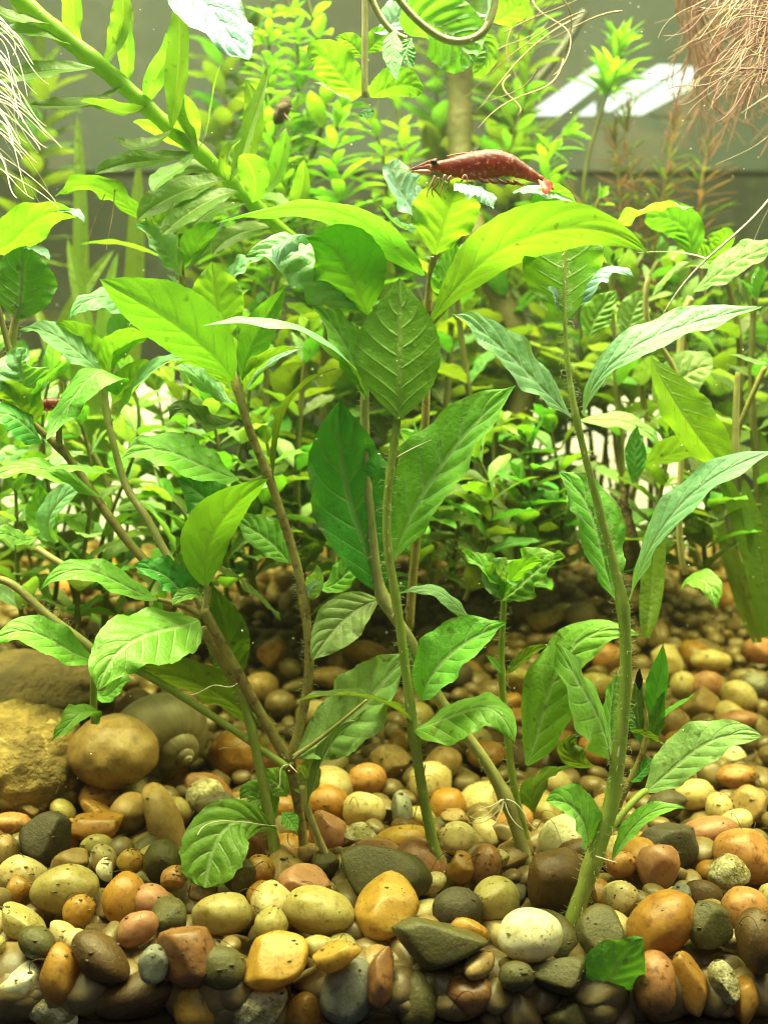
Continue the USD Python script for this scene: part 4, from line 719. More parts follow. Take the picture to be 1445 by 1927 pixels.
# T: upper left plant
P = Plant('upper left plant behind the broad leaf, tipped with mint and yellow leaves', at(345, 640, 0.03))
P.stem([(360, 700), (350, 600), (342, 520), (337, 465)], 10, 7, 0.030, 0.026, 'stem_brown')
P.leaf([(275, 420), (240, 385), (185, 350), (106, 370)], 66, (0, 0.42, 0.9), 0.024, 0.018, 'leaf_young', fold=0.15, ruffle=1.6)
P.leaf([(342, 520), (320, 480), (285, 440), (252, 422)], 88, (0.25, -0.62, 0.74), 0.024, 0.016, 'leaf_mint_sheen', fold=0.1, quilt=1.5)
P.leaf([(335, 500), (318, 460), (300, 425), (270, 395)], 92, (0.05, 0.7, 0.7), 0.028, 0.026, 'leaf_young', fold=0.3)
P.leaf([(342, 500), (340, 450), (345, 420), (358, 398)], 50, (-0.3, -0.5, 0.8), 0.030, 0.028, 'leaf_mint_sheen', fold=0.3)
P.leaf([(345, 505), (365, 470), (385, 440), (415, 425)], 60, (-0.2, 0.6, 0.75), 0.028, 0.022, 'leaf_young', fold=0.3)
P.leaf([(350, 505), (385, 470), (405, 440), (455, 400)], 34, (-0.3, -0.5, 0.8), 0.028, 0.024, 'leaf_ice_sheen', fold=0.2)
P.leaf([(340, 545), (325, 525), (315, 515)], 18, 'T', 0.026, 0.02, 'leaf_ice_sheen')
P.leaf([(330, 490), (280, 475), (220, 458), (150, 458)], 22, (0, 0.3, 0.95), 0.045, 0.05, 'leaf_young', label='thin yellow leaf')
P.leaf([(440, 720), (430, 640), (425, 600), (470, 545)], 60, (-0.4, -0.5, 0.7), 0.018, 0.014, 'leaf_mint_sheen', fold=0.3)
P.leaf([(430, 560), (430, 530), (460, 500), (500, 480)], 80, (-0.1, -0.5, 0.8), 0.022, 0.018, 'leaf_mint_sheen', quilt=1.5)
# fallen leaf in front
P = Plant('dark green fallen leaf standing in the shaded gravel at the front right', on_ground(1110, 1880), name='fallen_leaf', cat='leaf')
P.leaf([(1115, 1908), (1130, 1870), (1165, 1815), (1208, 1768)], 118, (0.20, -0.80, 0.55), -0.036, -0.042, 'leaf_deep', fold=-0.25, quilt=0.5, shape=(0.7, 0.93), name='blade')
# ------------------------------------------------------------------ plants further back
def offset(c, y0):
    t = np.gradient(c, axis=0); return t / (np.linalg.norm(t, axis=1, keepdims=True) + 1e-12)
def back_plant(label, px, y, r, step, leaf_px, w_px, per=2, col='leaf_olive', stem='stem_dim', el=1.0, droop=0.25, name='stem_plant', group=None, skip=0.0, tip=True, y1=None, sd=0, shape=(0.95, 1.0), res=(16, 6), taper=0.45, cat='aquatic plant', **kw):
    """a stem through photo points at depth y with leaves in pairs or whorls every `step` photo pixels"""
    g = np.random.default_rng(1000 + sd + int(px[0][0]) + 3 * int(px[0][1])); k = len(px); ys = np.linspace(y, y if y1 is None else y1, k)
    if name == 'stem_plant' and leaf_px > 60: px = [(a + g.normal(0, 15), b) for a, b in px]
    pts = np.array([at(a, b, yy) for (a, b), yy in zip(px, ys)]); P = Plant(label, pts[0], name, cat, group); sc = mpp(pts.mean(0))
    c = spline(pts, 60); t = offset(c, y); P.part('stem', tube(c, np.linspace(r, r * 0.6, 60) * sc, 7), stem)
    L = np.sum(np.linalg.norm(np.diff(c, axis=0), axis=1)); n = max(2, int(L / (step * sc))); a0 = g.uniform(0, 6.28)
    for i in range(n + (1 if tip else 0)):
        s = skip + (1 - skip) * (i + 0.6) / n
        if s > 1: s = 1.0
        q = min(59, int(s * 59)); p, tt = c[q], t[q]; e1 = unit(np.cross(tt, [0.2, 0.3, 1])) if abs(tt[2]) < 0.9 else unit(np.cross(tt, [1, 0.2, 0])); e2 = np.cross(tt, e1)
        size = 1 - taper * max(0, s - 0.6) / 0.4; m = per if s < 0.97 else per + 2; cone = el * (1 if s < 0.9 else 0.55)
        for j in range(m):
            ph = a0 + i * (1.57 if per == 2 else 0.7) + 6.283 * j / m + g.normal(0, 0.18); e = cone + g.normal(0, 0.16)
            rad = math.cos(ph) * e1 + math.sin(ph) * e2; d = math.cos(e) * tt + math.sin(e) * rad; ll = leaf_px * sc * size * g.uniform(0.75, 1.15); dr = droop * g.uniform(0.3, 1.5)
            q0, q1, q2 = p + rad * r * sc * 0.5, p + d * ll * 0.5 - np.array([0, 0, dr * ll * 0.12]), p + d * ll * 0.97 - np.array([0, 0, dr * ll * 0.6])
            cc = col if isinstance(col, str) else col[g.integers(len(col))]
            P.leaf3([q0, q1, q2], w_px * sc * size * g.uniform(0.85, 1.15), tt + 0.3 * np.array([0, 0, 1.0]), cc, nu=res[0], nv=res[1], shape=shape, fold=g.uniform(0.1, 0.35), quilt=kw.get('quilt', 0.8), ruffle=kw.get('ruffle', 0.8), serr=0.3, twist=g.normal(0, 0.3))
    return P
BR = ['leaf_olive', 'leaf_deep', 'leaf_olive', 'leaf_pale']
# broad-leaved plants forming the dim middle ground
for a in [
 ('dim broad-leaved plant behind the arching top leaf, left of the middle', [(470, 1120), (490, 900), (500, 700), (520, 500)], 0.075, 9, 75, 165, 60, 1),
 ('dim plant behind the pointed backlit leaf', [(600, 1120), (610, 900), (625, 700), (640, 470)], 0.085, 9, 100, 165, 60, 2),
 ('olive plant filling the gap between the dark oval leaf and the brown stem', [(560, 1130), (545, 980), (560, 800), (570, 640)], 0.060, 8, 90, 140, 54, 3),
 ('olive plant behind the broad bright leaf of the middle plant', [(880, 1110), (900, 950), (890, 780), (880, 560)], 0.080, 9, 95, 160, 60, 4),
 ('olive plant beneath the long shadowed leaf', [(820, 1110), (835, 900), (850, 720), (860, 520)], 0.095, 9, 90, 150, 58, 5),
 ('yellowish plant between the leafy shoot and the bent thick stem', [(955, 1100), (950, 1010), (930, 900), (940, 800)], 0.070, 8, 80, 105, 36, 6),
 ('low pale plant behind the left whorl, its leaves over the snail', [(330, 1260), (320, 1150), (300, 1000), (290, 860)], 0.050, 8, 85, 105, 46, 7),
 ('pale plant at the far left behind the tan stems', [(120, 1200), (110, 1080), (90, 960), (60, 850)], 0.055, 8, 85, 105, 44, 8),
 ('pale plant standing between the two left tan stems', [(205, 1230), (190, 1100), (200, 960), (170, 820)], 0.060, 8, 85, 100, 44, 9),
 ('light plant behind the wide bright leaf pointing left', [(395, 1150), (400, 1000), (380, 860), (350, 720)], 0.065, 8, 85, 105, 44, 10),
 ('bushy plant behind the front plant at the right, under the two mint leaves', [(1165, 1050), (1170, 900), (1150, 720), (1140, 500)], 0.075, 8, 85, 110, 44, 11),
 ('quilted plant at the right behind the white filament', [(1200, 1060), (1220, 900), (1220, 700), (1230, 490)], 0.085, 8, 90, 110, 46, 12),
 ('plant at the right edge below the mint quilted leaf', [(1390, 1080), (1400, 900), (1380, 720), (1350, 500)], 0.080, 9, 95, 130, 46, 13),
 ('plant cut by the right edge behind the long reaching leaf', [(1450, 1060), (1440, 900), (1450, 720), (1430, 560)], 0.065, 9, 95, 125, 44, 14),
 ('dim plant at the right between the filament plant and the edge plant', [(1310, 1070), (1290, 930), (1310, 780), (1290, 600)], 0.100, 8, 85, 115, 44, 15),
]:
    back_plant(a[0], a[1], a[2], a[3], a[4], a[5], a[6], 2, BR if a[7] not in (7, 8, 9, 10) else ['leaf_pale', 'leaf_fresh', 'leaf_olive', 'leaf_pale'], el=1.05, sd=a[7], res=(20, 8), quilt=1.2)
NTH = ['leftmost', 'second from the left', 'third from the left', 'fourth from the left', 'fifth from the left', 'sixth from the left', 'seventh from the left', 'eighth from the left', 'ninth from the left', 'tenth from the left', 'eleventh from the left', 'twelfth from the left', 'thirteenth from the left', 'rightmost']
rows = [(20, 700, 0.11), (75, 740, 0.10), (135, 700, 0.12), (230, 690, 0.10), (300, 720, 0.11), (360, 640, 0.12), (420, 660, 0.10)]
for i, (a, b, c) in enumerate(rows):
    back_plant(f'{NTH[i]} of seven pale plants far back left', [(a + 6, 1090), (a, 960), (a + 10, 840), (a - 6, b)], c, 4, 40, 125, 58, 2, ['leaf_pale', 'leaf_fresh', 'leaf_deep', 'leaf_olive'], el=1.05, sd=90 + i, group='pale plants at the back left', res=(12, 5))
rows = [(470, 540, 0.13), (520, 600, 0.10), (570, 560, 0.15), (620, 600, 0.12), (665, 540, 0.14), (715, 560, 0.10), (760, 520, 0.13), (800, 580, 0.15), (840, 540, 0.11), (880, 600, 0.14), (915, 560, 0.16), (955, 540, 0.13), (1000, 560, 0.17), (1045, 620, 0.15)]
for i, (a, b, c) in enumerate(rows):
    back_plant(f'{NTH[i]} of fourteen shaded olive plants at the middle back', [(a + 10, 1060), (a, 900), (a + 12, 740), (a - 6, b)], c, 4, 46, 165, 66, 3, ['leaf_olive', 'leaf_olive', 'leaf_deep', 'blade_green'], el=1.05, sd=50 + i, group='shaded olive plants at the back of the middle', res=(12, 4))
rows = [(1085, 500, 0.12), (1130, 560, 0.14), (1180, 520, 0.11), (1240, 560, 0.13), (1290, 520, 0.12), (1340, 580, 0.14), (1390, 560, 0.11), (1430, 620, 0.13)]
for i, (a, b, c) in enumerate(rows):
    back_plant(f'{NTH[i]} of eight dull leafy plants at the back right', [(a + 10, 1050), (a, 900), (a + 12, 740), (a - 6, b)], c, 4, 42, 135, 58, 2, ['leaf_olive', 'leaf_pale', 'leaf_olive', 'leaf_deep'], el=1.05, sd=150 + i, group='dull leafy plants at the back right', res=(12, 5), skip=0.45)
for i, (a, b, c, d, lab) in enumerate([
 (900, 1130, 860, 0.040, 'low bushy olive plant just left of the small leafy shoot'), (985, 1110, 830, 0.055, 'low olive plant directly behind the small leafy shoot'), (1050, 1090, 800, 0.060, 'low olive plant behind the serrated leaf of the right front plant'), (800, 1120, 840, 0.050, 'low olive plant behind the foot of the broad bright middle leaf'), (660, 1120, 850, 0.055, 'low olive plant behind the foot of the dark oval leaf'), (480, 1110, 820, 0.050, 'low olive plant behind the upright yellow-green leaf'),
 (1240, 1080, 820, 0.060, 'low dull plant behind the long reaching leaf at the right'), (1340, 1090, 860, 0.055, 'low dull plant above the ragged green leaf')]):
    back_plant(lab, [(a, b), (a - 8, (2 * b + c) / 3), (a + 10, (b + 2 * c) / 3), (a, c)], d, 5, 34, 125, 50, 3, ['leaf_olive', 'leaf_olive', 'leaf_fresh', 'leaf_deep'], el=1.1, sd=600 + i, res=(14, 6))
for i, (a, b, c, d, lab) in enumerate([
 (30, 1180, 900, 0.035, 'small pale leafy plant at the left edge under the long bright leaf'), (90, 1170, 700, 0.045, 'tall pale plant behind the broad mint top leaves at the left'), (160, 1190, 780, 0.040, 'pale plant seen between the two left branches'), (235, 1180, 690, 0.050, 'pale mint plant behind the forked tan stem'), (300, 1190, 930, 0.035, 'short fresh plant behind the dark ruffled leaf'), (350, 1150, 720, 0.045, 'mint plant behind the wide bright leaf pointing left, leaning right'), (410, 1140, 760, 0.040, 'fresh plant left of the tall brown stem'), (455, 1120, 600, 0.055, 'tall fresh plant right behind the tall brown stem'), (-10, 1150, 640, 0.045, 'pale plant half cut by the left edge')]):
    back_plant(lab, [(a, b), (a - 8, (2 * b + c) / 3), (a + 10, (b + 2 * c) / 3), (a, c)], d, 5, 52, 118, 50, 2, ['leaf_pale', 'leaf_fresh', 'leaf_mint_sheen', 'leaf_fresh'], el=1.0, sd=640 + i, res=(18, 8), quilt=1.2)
# narrow-leaved whorled plants at the top
FN = [
 ('bright fine-leaved plant at the top, left of the hanging brown stem', [(520, 560), (525, 380), (520, 200), (490, -40)], 0.100, 4, 26, 78, 19, 6, 'leaf_young'),
 ('second bright fine-leaved plant, crowded against the first at the top', [(570, 560), (565, 400), (560, 200), (545, -40)], 0.115, 4, 26, 82, 19, 6, 'leaf_fresh'),
 ('short fine-leaved top between the pale hanging leaf and the round leaf', [(540, 420), (530, 320), (510, 220), (505, 130)], 0.090, 4, 26, 70, 17, 6, 'leaf_fresh'),
 ('broad-tipped bright plant at the very top left of the hanging stem', [(600, 300), (605, 180), (600, 80), (590, -30)], 0.105, 5, 40, 95, 36, 3, 'leaf_young'),
 ('narrow-leaved plant below the cut end of the hanging stem', [(640, 660), (645, 500), (655, 340), (668, 190)], 0.090, 5, 34, 112, 27, 5, 'leaf_fresh'),
 ('narrow-leaved plant left of the cut hanging stem, half hidden', [(600, 660), (590, 520), (585, 380), (575, 240)], 0.120, 5, 34, 110, 25, 5, 'leaf_fresh'),
 ('narrow-leaved plant behind the shrimp head', [(735, 600), (730, 470), (725, 360), (712, 240)], 0.130, 5, 34, 105, 25, 5, 'leaf_olive'),
 ('bright narrow-leaved plant under the round top leaf', [(800, 500), (790, 380), (770, 280), (760, 190)], 0.150, 5, 34, 85, 22, 5, 'leaf_young'),
 ('fine green stem plant right of the shrimp tail', [(1005, 470), (1015, 380), (1035, 310), (1050, 250)], 0.120, 5, 28, 84, 19, 6, 'leaf_fresh'),
 ('feathery rosette-topped plant in front of the white lamp strips', [(1105, 430), (1112, 300), (1125, 200), (1150, 85)], 0.130, 4, 48, 120, 17, 9, 'leaf_fresh'),
 ('pale fine plant at the top right corner of the leafy mass', [(960, 300), (985, 160), (1000, 60), (1010, -40)], 0.150, 4, 34, 90, 20, 5, 'leaf_olive'),
 ('dim fine-leaved plant behind the diagonal stem, upper middle', [(450, 640), (455, 520), (462, 420), (470, 320)], 0.120, 4, 34, 100, 24, 5, 'leaf_olive'),
]
for n, a in enumerate(FN): back_plant(a[0], a[1], a[2], a[3], a[4], a[5], a[6], a[7], [a[8], a[8], 'leaf_young' if a[8] != 'leaf_olive' else 'leaf_fresh'], el=1.1, sd=200 + n, skip=0.72 if a[0].startswith('feathery') else 0.0, res=(10, 4), quilt=0.2, ruffle=0.3, droop=0.35)
for n, (a, t, x2, d, lab) in enumerate([(390, -20, 400, 0.19, 'blurred tall olive plant behind the slanting bright green stem'), (470, 60, 455, 0.20, 'blurred tall olive plant left of the fine-leaved top group'), (850, -30, 830, 0.20, 'blurred tall olive plant behind the thick olive stem'), (940, 40, 930, 0.19, 'blurred tall olive plant between the thick stem and the grey tube'), (985, -30, 968, 0.20, 'blurred tall olive plant beside the grey tube'), (40, 60, 60, 0.20, 'blurred tall olive plant behind the white root spray')]):
    back_plant(lab, [(a, 800), (a - 10, 560), (x2 + 8, 300), (x2, t)], d, 4, 42, 125, 40, 4, ['leaf_olive', 'leaf_olive', 'leaf_deep'], el=1.05, sd=700 + n, res=(10, 4), skip=0.3)
# thin red and tan stems at the top right
RD = [([(1185, 760), (1195, 600), (1180, 420), (1172, 250)], 'thin reddish stem plant left of the pair under the lamp strips'), ([(1215, 720), (1210, 520), (1212, 360), (1208, 215)], 'straight reddish stem plant under the right end of the lamp strips'), ([(1245, 700), (1250, 540), (1252, 360), (1275, 235)], 'tan stem plant with bare lower stalk at the right'), ([(1300, 560), (1310, 440), (1330, 350), (1350, 285)], 'small rusty-tipped stem plant leaning to the right edge'), ([(1100, 560), (1098, 470), (1095, 410), (1090, 360)], 'small rust-coloured sprig behind the shrimp tail')]
for n, (a, l) in enumerate(RD): back_plant(l, a, 0.14, 3.0, 26, 92, 7, 7, ['leaf_rust', 'leaf_rust', 'leaf_olive'], 'root_tan', el=1.15, sd=300 + n, res=(8, 2), quilt=0, ruffle=0, skip=0.15)
back_plant('single yellow-green sprout with a small oval leaf behind the right mint leaves', [(1110, 440), (1118, 400), (1128, 372)], 0.09, 5, 60, 56, 26, 1, 'leaf_young', sd=330)
# brown bare stems behind the right plant
ORD = ['second from the left', 'fourth from the left', 'sixth from the left', 'seventh from the left', 'third from the right', 'second from the right', 'leftmost', 'rightmost', 'fifth from the left', 'fourth from the right']
for n, (a, b, cx, d) in enumerate([(1105, 720, 1120, 0.150), (1135, 700, 1128, 0.160), (1160, 690, 1168, 0.140), (1190, 720, 1180, 0.155), (1215, 710, 1225, 0.145), (1250, 740, 1240, 0.165), (1060, 740, 1068, 0.165), (1285, 760, 1275, 0.150), (1150, 780, 1172, 0.130), (1200, 800, 1192, 0.130)]):
    back_plant(f'{ORD[n]} of ten bare brown stems before the white patch', [(a, 1060), (cx, 930), (a + 6, 820), (cx - 8, b)], d, 7, 40, 42, 5, 3, 'leaf_rust', 'stem_brown', el=1.2, sd=400 + n, res=(8, 2), quilt=0, ruffle=0, tip=False, group='bare brown stems at the back right')
# long blades at the left and right
P = Plant('long-bladed plant in front of the dark background at the upper left', at(160, 1000, 0.12), name='blade_plant')
for pts, w, y in [([(170, 980), (150, 800), (150, 600), (145, 215)], 34, 0.11), ([(180, 980), (175, 700), (150, 560), (128, 450)], 40, 0.10), ([(165, 1000), (230, 760), (250, 560), (262, 300)], 44, 0.12), ([(60, 900), (90, 700), (150, 560), (215, 470)], 36, 0.11), ([(180, 1000), (185, 760), (195, 600), (222, 475)], 34, 0.105), ([(150, 980), (120, 760), (90, 640), (60, 560)], 30, 0.12)]:
    P.leaf(pts, w, (0.2, -0.9, 0.3), y, y + 0.01, 'blade_green', nu=30, nv=8, quilt=0, ruffle=0.4, shape=(0.5, 0.6), petiole=0.4, name='blade', serr=0)
P = Plant('clump of long blades at the lower right edge', at(1430, 1180, 0.06), name='blade_plant')
for pts, w, y in [([(1440, 1200), (1425, 1080), (1395, 980), (1350, 880)], 46, 0.05), ([(1455, 1200), (1440, 1100), (1420, 1000), (1400, 900)], 40, 0.045), ([(1430, 1210), (1390, 1080), (1350, 1000), (1300, 960)], 26, 0.07), ([(1420, 1210), (1370, 1060), (1340, 900), (1330, 780)], 22, 0.08), ([(1470, 1160), (1450, 1020), (1445, 900), (1420, 800)], 40, 0.06), ([(1215, 1200), (1225, 1120), (1230, 1050), (1240, 960)], 46, 0.02)]:
    P.leaf(pts, w, (-0.2, -0.9, 0.3), y, y + 0.005, 'blade_green', nu=30, nv=8, quilt=0, ruffle=0.4, shape=(0.5, 0.6), petiole=0.4, name='blade', serr=0)
# the big right background leaves
P = Plant('right background plant with one big glowing yellow-olive leaf and a round pale one', at(1240, 640, 0.04))
P.stem([(1290, 1080), (1280, 900), (1270, 700), (1235, 640), (1220, 520)], 8, 6, 0.045, 0.04, 'stem_tan')
P.leaf([(1222, 672), (1255, 730), (1310, 810), (1372, 892)], 106, (0.35, 0.72, 0.6), 0.020, 0.014, 'leaf_young', fold=0.25, quilt=0.2, shape=(1.0, 0.8), label='big glowing yellow-olive leaf')
P.leaf([(1235, 760), (1260, 730), (1300, 700), (1342, 690)], 92, (0.1, -0.75, 0.6), 0.045, 0.04, 'leaf_pale', fold=0.1, shape=(0.6, 0.4))
P.leaf([(1205, 880), (1270, 850), (1330, 850), (1400, 880)], 110, (0, 0.5, 0.8), 0.04, 0.03, 'leaf_olive', fold=0.1)
P.leaf([(1090, 790), (1140, 790), (1190, 800), (1250, 850)], 50, (0, -0.6, 0.8), 0.05, 0.05, 'leaf_pale', fold=0.1)
P.leaf([(1190, 910), (1195, 870), (1195, 830), (1200, 800)], 40, 'TT', 0.03, 0.03, 'leaf_deep')
P.leaf([(1300, 480), (1290, 430), (1260, 410), (1215, 412)], 74, (0, 0.7, 0.7), 0.045, 0.04, 'leaf_fresh', quilt=1.4, shape=(0.6, 0.5))
P.leaf([(1320, 500), (1345, 470), (1355, 450), (1330, 445)], 60, (0, 0.6, 0.7), 0.05, 0.045, 'leaf_fresh', quilt=1.4)
P.leaf([(1305, 548), (1345, 520), (1400, 485), (1480, 450)], 86, (-0.1, -0.65, 0.75), 0.035, 0.025, 'leaf_pale', fold=0.1, quilt=1.9, label='large pale quilted leaf at the right edge')
P.leaf([(1225, 560), (1260, 520), (1300, 500), (1345, 510)], 50, (0, -0.5, 0.85), 0.05, 0.04, 'leaf_pale', quilt=1.6)
P.leaf([(1180, 640), (1190, 590), (1205, 560), (1220, 545)], 56, 'TT', 0.05, 0.05, 'leaf_pale', quilt=1.6)
P.leaf([(1110, 640), (1120, 600), (1140, 570), (1160, 545)], 60, 'TT', 0.05, 0.05, 'leaf_fresh', quilt=1.6)
P.leaf([(1372, 668), (1395, 672), (1420, 680), (1455, 682)], 14, 'T', 0.03, 0.03, 'leaf_pale')
P.stem([(1385, 900), (1384, 800), (1388, 700)], 10, 6, 0.04, 0.04, 'stem_tan'); P.stem([(1370, 860), (1400, 780), (1440, 690)], 7, 6, 0.045, 0.04, 'stem_tan')
P.leaf([(1280, 1110), (1300, 1092), (1325, 1095), (1348, 1150)], 58, 'T', 0.035, 0.025, 'leaf_fresh', ragged=0.5)
P.stem([(1275, 720), (1280, 650), (1285, 600), (1300, 560)], 9, 8, 0.07, 0.07, 'stem_tan')
back_plant('low pale plant with layered leaves behind the leafy shoot', [(975, 1080), (985, 1020), (990, 960), (985, 900)], 0.055, 6, 40, 80, 36, 2, ['leaf_pale', 'leaf_fresh'], sd=500, res=(20, 8))
back_plant('fuzzy dull green plant left of the leafy shoot, low at the back', [(860, 1120), (850, 1060), (860, 1000), (850, 940)], 0.060, 6, 22, 60, 14, 6, 'leaf_olive', sd=501, res=(8, 3), droop=0.6)
# thick bent stem and a spike of driftwood
P = Plant('thick olive stem rising behind the shrimp and bending below it', at(925, 1000, 0.13), name='thick_stem', cat='plant stem')
c = spline([at(920, 1030, 0.12), at(948, 880, 0.12), at(985, 730, 0.125), at(960, 600, 0.13), at(895, 450, 0.14), at(866, 290, 0.15), at(870, 60, 0.15)], 70); P.part('stem', tube(c, np.linspace(26, 24, 70) * mpp(c[30]) * (1 + 0.06 * np.sin(np.arange(70) * 0.9)), 14), 'wood')
P = Plant('dark leaning grey tube above the shrimp tail', at(890, 300, 0.19), name='tube', cat='tube')
c = spline([at(870, 320, 0.19), at(960, 210, 0.195), at(1062, 85, 0.20), at(1100, 20, 0.2)], 20); P.part('tube', tube(c, 9 * mpp(c[5]), 12), 'tube_grey')
c = spline([at(1185, 1075, 0.06), at(1178, 1000, 0.06), at(1170, 950, 0.062), at(1166, 905, 0.063)], 30); v, f = tube(c, np.linspace(26, 2, 30) * mpp(c[10]), 14); v = v + 0.0011 * np.stack([meshkit.noise(v * 300 + k * 9) for k in range(3)], 1)
single('driftwood', (v, f), 'rock_dark', 'knobbly brown spike of wood standing behind the right main stem', 'driftwood')
# ------------------------------------------------------------------ the diagonal stem with whorls of olive leaves
P = Plant('thick bright green stem slanting down from the top left with whorls of olive leaves', at(-20, -45, 0.02))
axis = [(-30, -60), (60, 18), (150, 92), (230, 158), (300, 222), (372, 282), (430, 338), (500, 405), (560, 455)]
P.stem(axis, 18, 15, 0.010, 0.040, 'stem_bright', nodes=[(92, 45), (140, 82), (188, 122), (232, 160), (275, 198), (322, 240), (372, 285), (428, 336), (472, 378)])
for pts, w, fc, y in [
 ([(178, 128), (120, 130), (60, 135), (-15, 152)], 48, (0, -0.75, 0.66), 0.012), ([(228, 160), (180, 190), (120, 200), (56, 196)], 46, (0, -0.6, 0.8), 0.016), ([(275, 200), (240, 210), (200, 200), (150, 190)], 46, (0, 0.5, 0.86), 0.018),
 ([(140, 85), (100, 70), (50, 60), (-10, 60)], 44, (0, -0.6, 0.8), 0.012), ([(95, 45), (60, 40), (20, 30), (-20, 0)], 40, 'T', 0.010), ([(150, 90), (140, 60), (138, 20), (120, -40)], 46, 'TT', 0.018), ([(190, 120), (215, 90), (230, 40), (225, -30)], 52, 'TT', 0.018), ([(232, 160), (240, 120), (240, 80), (250, 20)], 40, 'TT', 0.02),
 ([(322, 242), (330, 180), (338, 90), (335, -20)], 50, 'TT', 0.016), ([(275, 198), (290, 150), (310, 110), (312, 60)], 44, (0.5, -0.7, 0.4), 0.02), ([(372, 285), (345, 230), (335, 200), (338, 150)], 40, (0.6, -0.6, 0.4), 0.022), ([(372, 284), (392, 240), (398, 190), (416, 118)], 22, (-0.8, -0.4, 0.4), 0.022), ([(362, 278), (355, 240), (345, 205), (330, 170)], 56, 'TT', 0.024),
 ([(360, 285), (300, 298), (240, 308), (178, 326)], 52, (0, -0.7, 0.7), 0.022), ([(320, 245), (280, 270), (240, 275), (215, 255)], 40, 'T', 0.02), ([(365, 290), (330, 320), (305, 335), (288, 362)], 46, (-0.2, -0.6, 0.7), 0.018), ([(375, 282), (330, 260), (290, 240), (250, 228)], 40, 'U', 0.03),
 ([(425, 340), (380, 345), (320, 370), (258, 414)], 70, (0, -0.7, 0.7), 0.022), ([(450, 362), (410, 370), (360, 395), (304, 442)], 66, (0, -0.65, 0.75), 0.020), ([(430, 338), (390, 318), (350, 320), (310, 330)], 50, 'T', 0.03), ([(432, 338), (455, 290), (480, 220), (506, 118)], 50, (-0.4, -0.8, 0.4), 0.026), ([(440, 345), (462, 300), (478, 240), (462, 150)], 44, 'TT', 0.03), ([(430, 340), (425, 300), (440, 275), (452, 262)], 34, 'TT', 0.024),
 ([(474, 380), (510, 340), (530, 290), (540, 240)], 46, 'TT', 0.035), ([(474, 380), (480, 340), (470, 310), (455, 290)], 60, 'UU', 0.022), ([(475, 380), (430, 385), (380, 410), (340, 470)], 50, 'T', 0.030), ([(520, 420), (560, 380), (570, 340), (572, 300)], 40, 'TT', 0.04), ([(520, 425), (480, 430), (430, 450), (400, 480)], 50, 'T', 0.035), ([(475, 378), (500, 370), (520, 375), (545, 400)], 40, 'T', 0.03)]:
    P.leaf(pts, w, fc, y + 0.004, y - 0.004, 'leaf_water', nu=30, nv=10, quilt=0.15, ruffle=0.8, shape=(0.8, 0.75), fold=0.25, serr=0.2, nveins=1.0, twist=0.4)
# ------------------------------------------------------------------ floating things at the top
P = Plant('big pale blue-green leaf hanging down from above at the top left of the middle', at(330, -60, 0.0), name='hanging_leaf', cat='leaf')
P.leaf([(290, -70), (350, -30), (410, 40), (469, 110)], 150, (0.35, -0.72, 0.62), 0.004, -0.004, 'leaf_ice_sheen', fold=0.08, quilt=1.2, shape=(0.7, 0.8), name='blade')
P = Plant('round-leaved plant hanging from above on a straight brown stem with a cut end', at(686, -60, 0.01), name='hanging_plant')
P.stem([(687, -60), (687, 40), (686, 120), (687, 182)], 8.5, 8.5, 0.010, 0.010, 'stem_tan', n=20)
P.leaf([(680, 168), (650, 150), (615, 110), (582, 112)], 84, (0.1, 0.75, 0.6), 0.014, 0.008, 'leaf_fresh', fold=0.2, quilt=1.0, shape=(0.65, 0.6))
P.leaf([(698, 182), (720, 168), (760, 158), (797, 172)], 66, (-0.1, 0.70, 0.66), 0.016, 0.010, 'leaf_fresh', fold=0.2, quilt=0.8, shape=(0.7, 0.7))
P.leaf([(684, 110), (670, 90), (650, 75), (630, 70)], 40, 'U', 0.02, 0.02, 'leaf_young'); P.leaf([(690, 100), (705, 80), (725, 65), (745, 62)], 44, 'U', 0.02, 0.02, 'leaf_fresh')
P.leaf([(686, 205), (690, 215), (692, 225)], 30, 'TT', 0.014, 0.012, 'leaf_deep')
P.leaf([(665, 190), (640, 175), (610, 160), (590, 155)], 20, 'T', 0.02, 0.02, 'leaf_pale')
P = Plant('round-leaved plant at the top on a pale stem bent into a U', at(905, -40, 0.006), name='hanging_plant')
P.stem([(722, -50), (760, 10), (800, 50), (850, 76), (900, 66), (925, 30), (935, -40)], 9, 9, 0.004, 0.006, 'stem_tan', n=60, hair=60)
P.stem([(690, -50), (705, 10), (735, 55), (765, 72)], 8, 7, 0.010, 0.010, 'stem_tan')
P.leaf([(770, 65), (800, 40), (850, 70), (893, 118)], 124, (-0.15, 0.80, 0.55), 0.016, 0.010, 'leaf_fresh', fold=0.15, quilt=1.4, shape=(0.5, 0.5), label='large round glowing leaf')
P.leaf([(742, 55), (738, 85), (740, 120), (748, 152)], 40, 'TT', 0.008, 0.002, 'leaf_deep', fold=0.3, quilt=0.3); P.leaf([(775, 70), (765, 90), (768, 110), (780, 125)], 36, 'TT', 0.008, 0.006, 'leaf_deep')
P.leaf([(900, 75), (915, 90), (912, 115), (890, 140)], 60, (-0.3, 0.6, 0.6), 0.014, 0.014, 'leaf_fresh', quilt=1.2, shape=(0.6, 0.6))
P.leaf([(925, 40), (945, 30), (970, 10), (985, -20)], 76, (-0.3, 0.6, 0.6), 0.01, 0.006, 'leaf_fresh', quilt=0.8, shape=(0.6, 0.6))
P.leaf([(700, 60), (730, 50), (750, 20), (760, -20)], 66, (0.2, -0.6, 0.7), 0.02, 0.018, 'leaf_ice_sheen', ruffle=1.5); P.leaf([(760, 60), (775, 40), (775, 10), (765, -20)], 40, (0.2, -0.6, 0.7), 0.022, 0.02, 'leaf_ice_sheen')
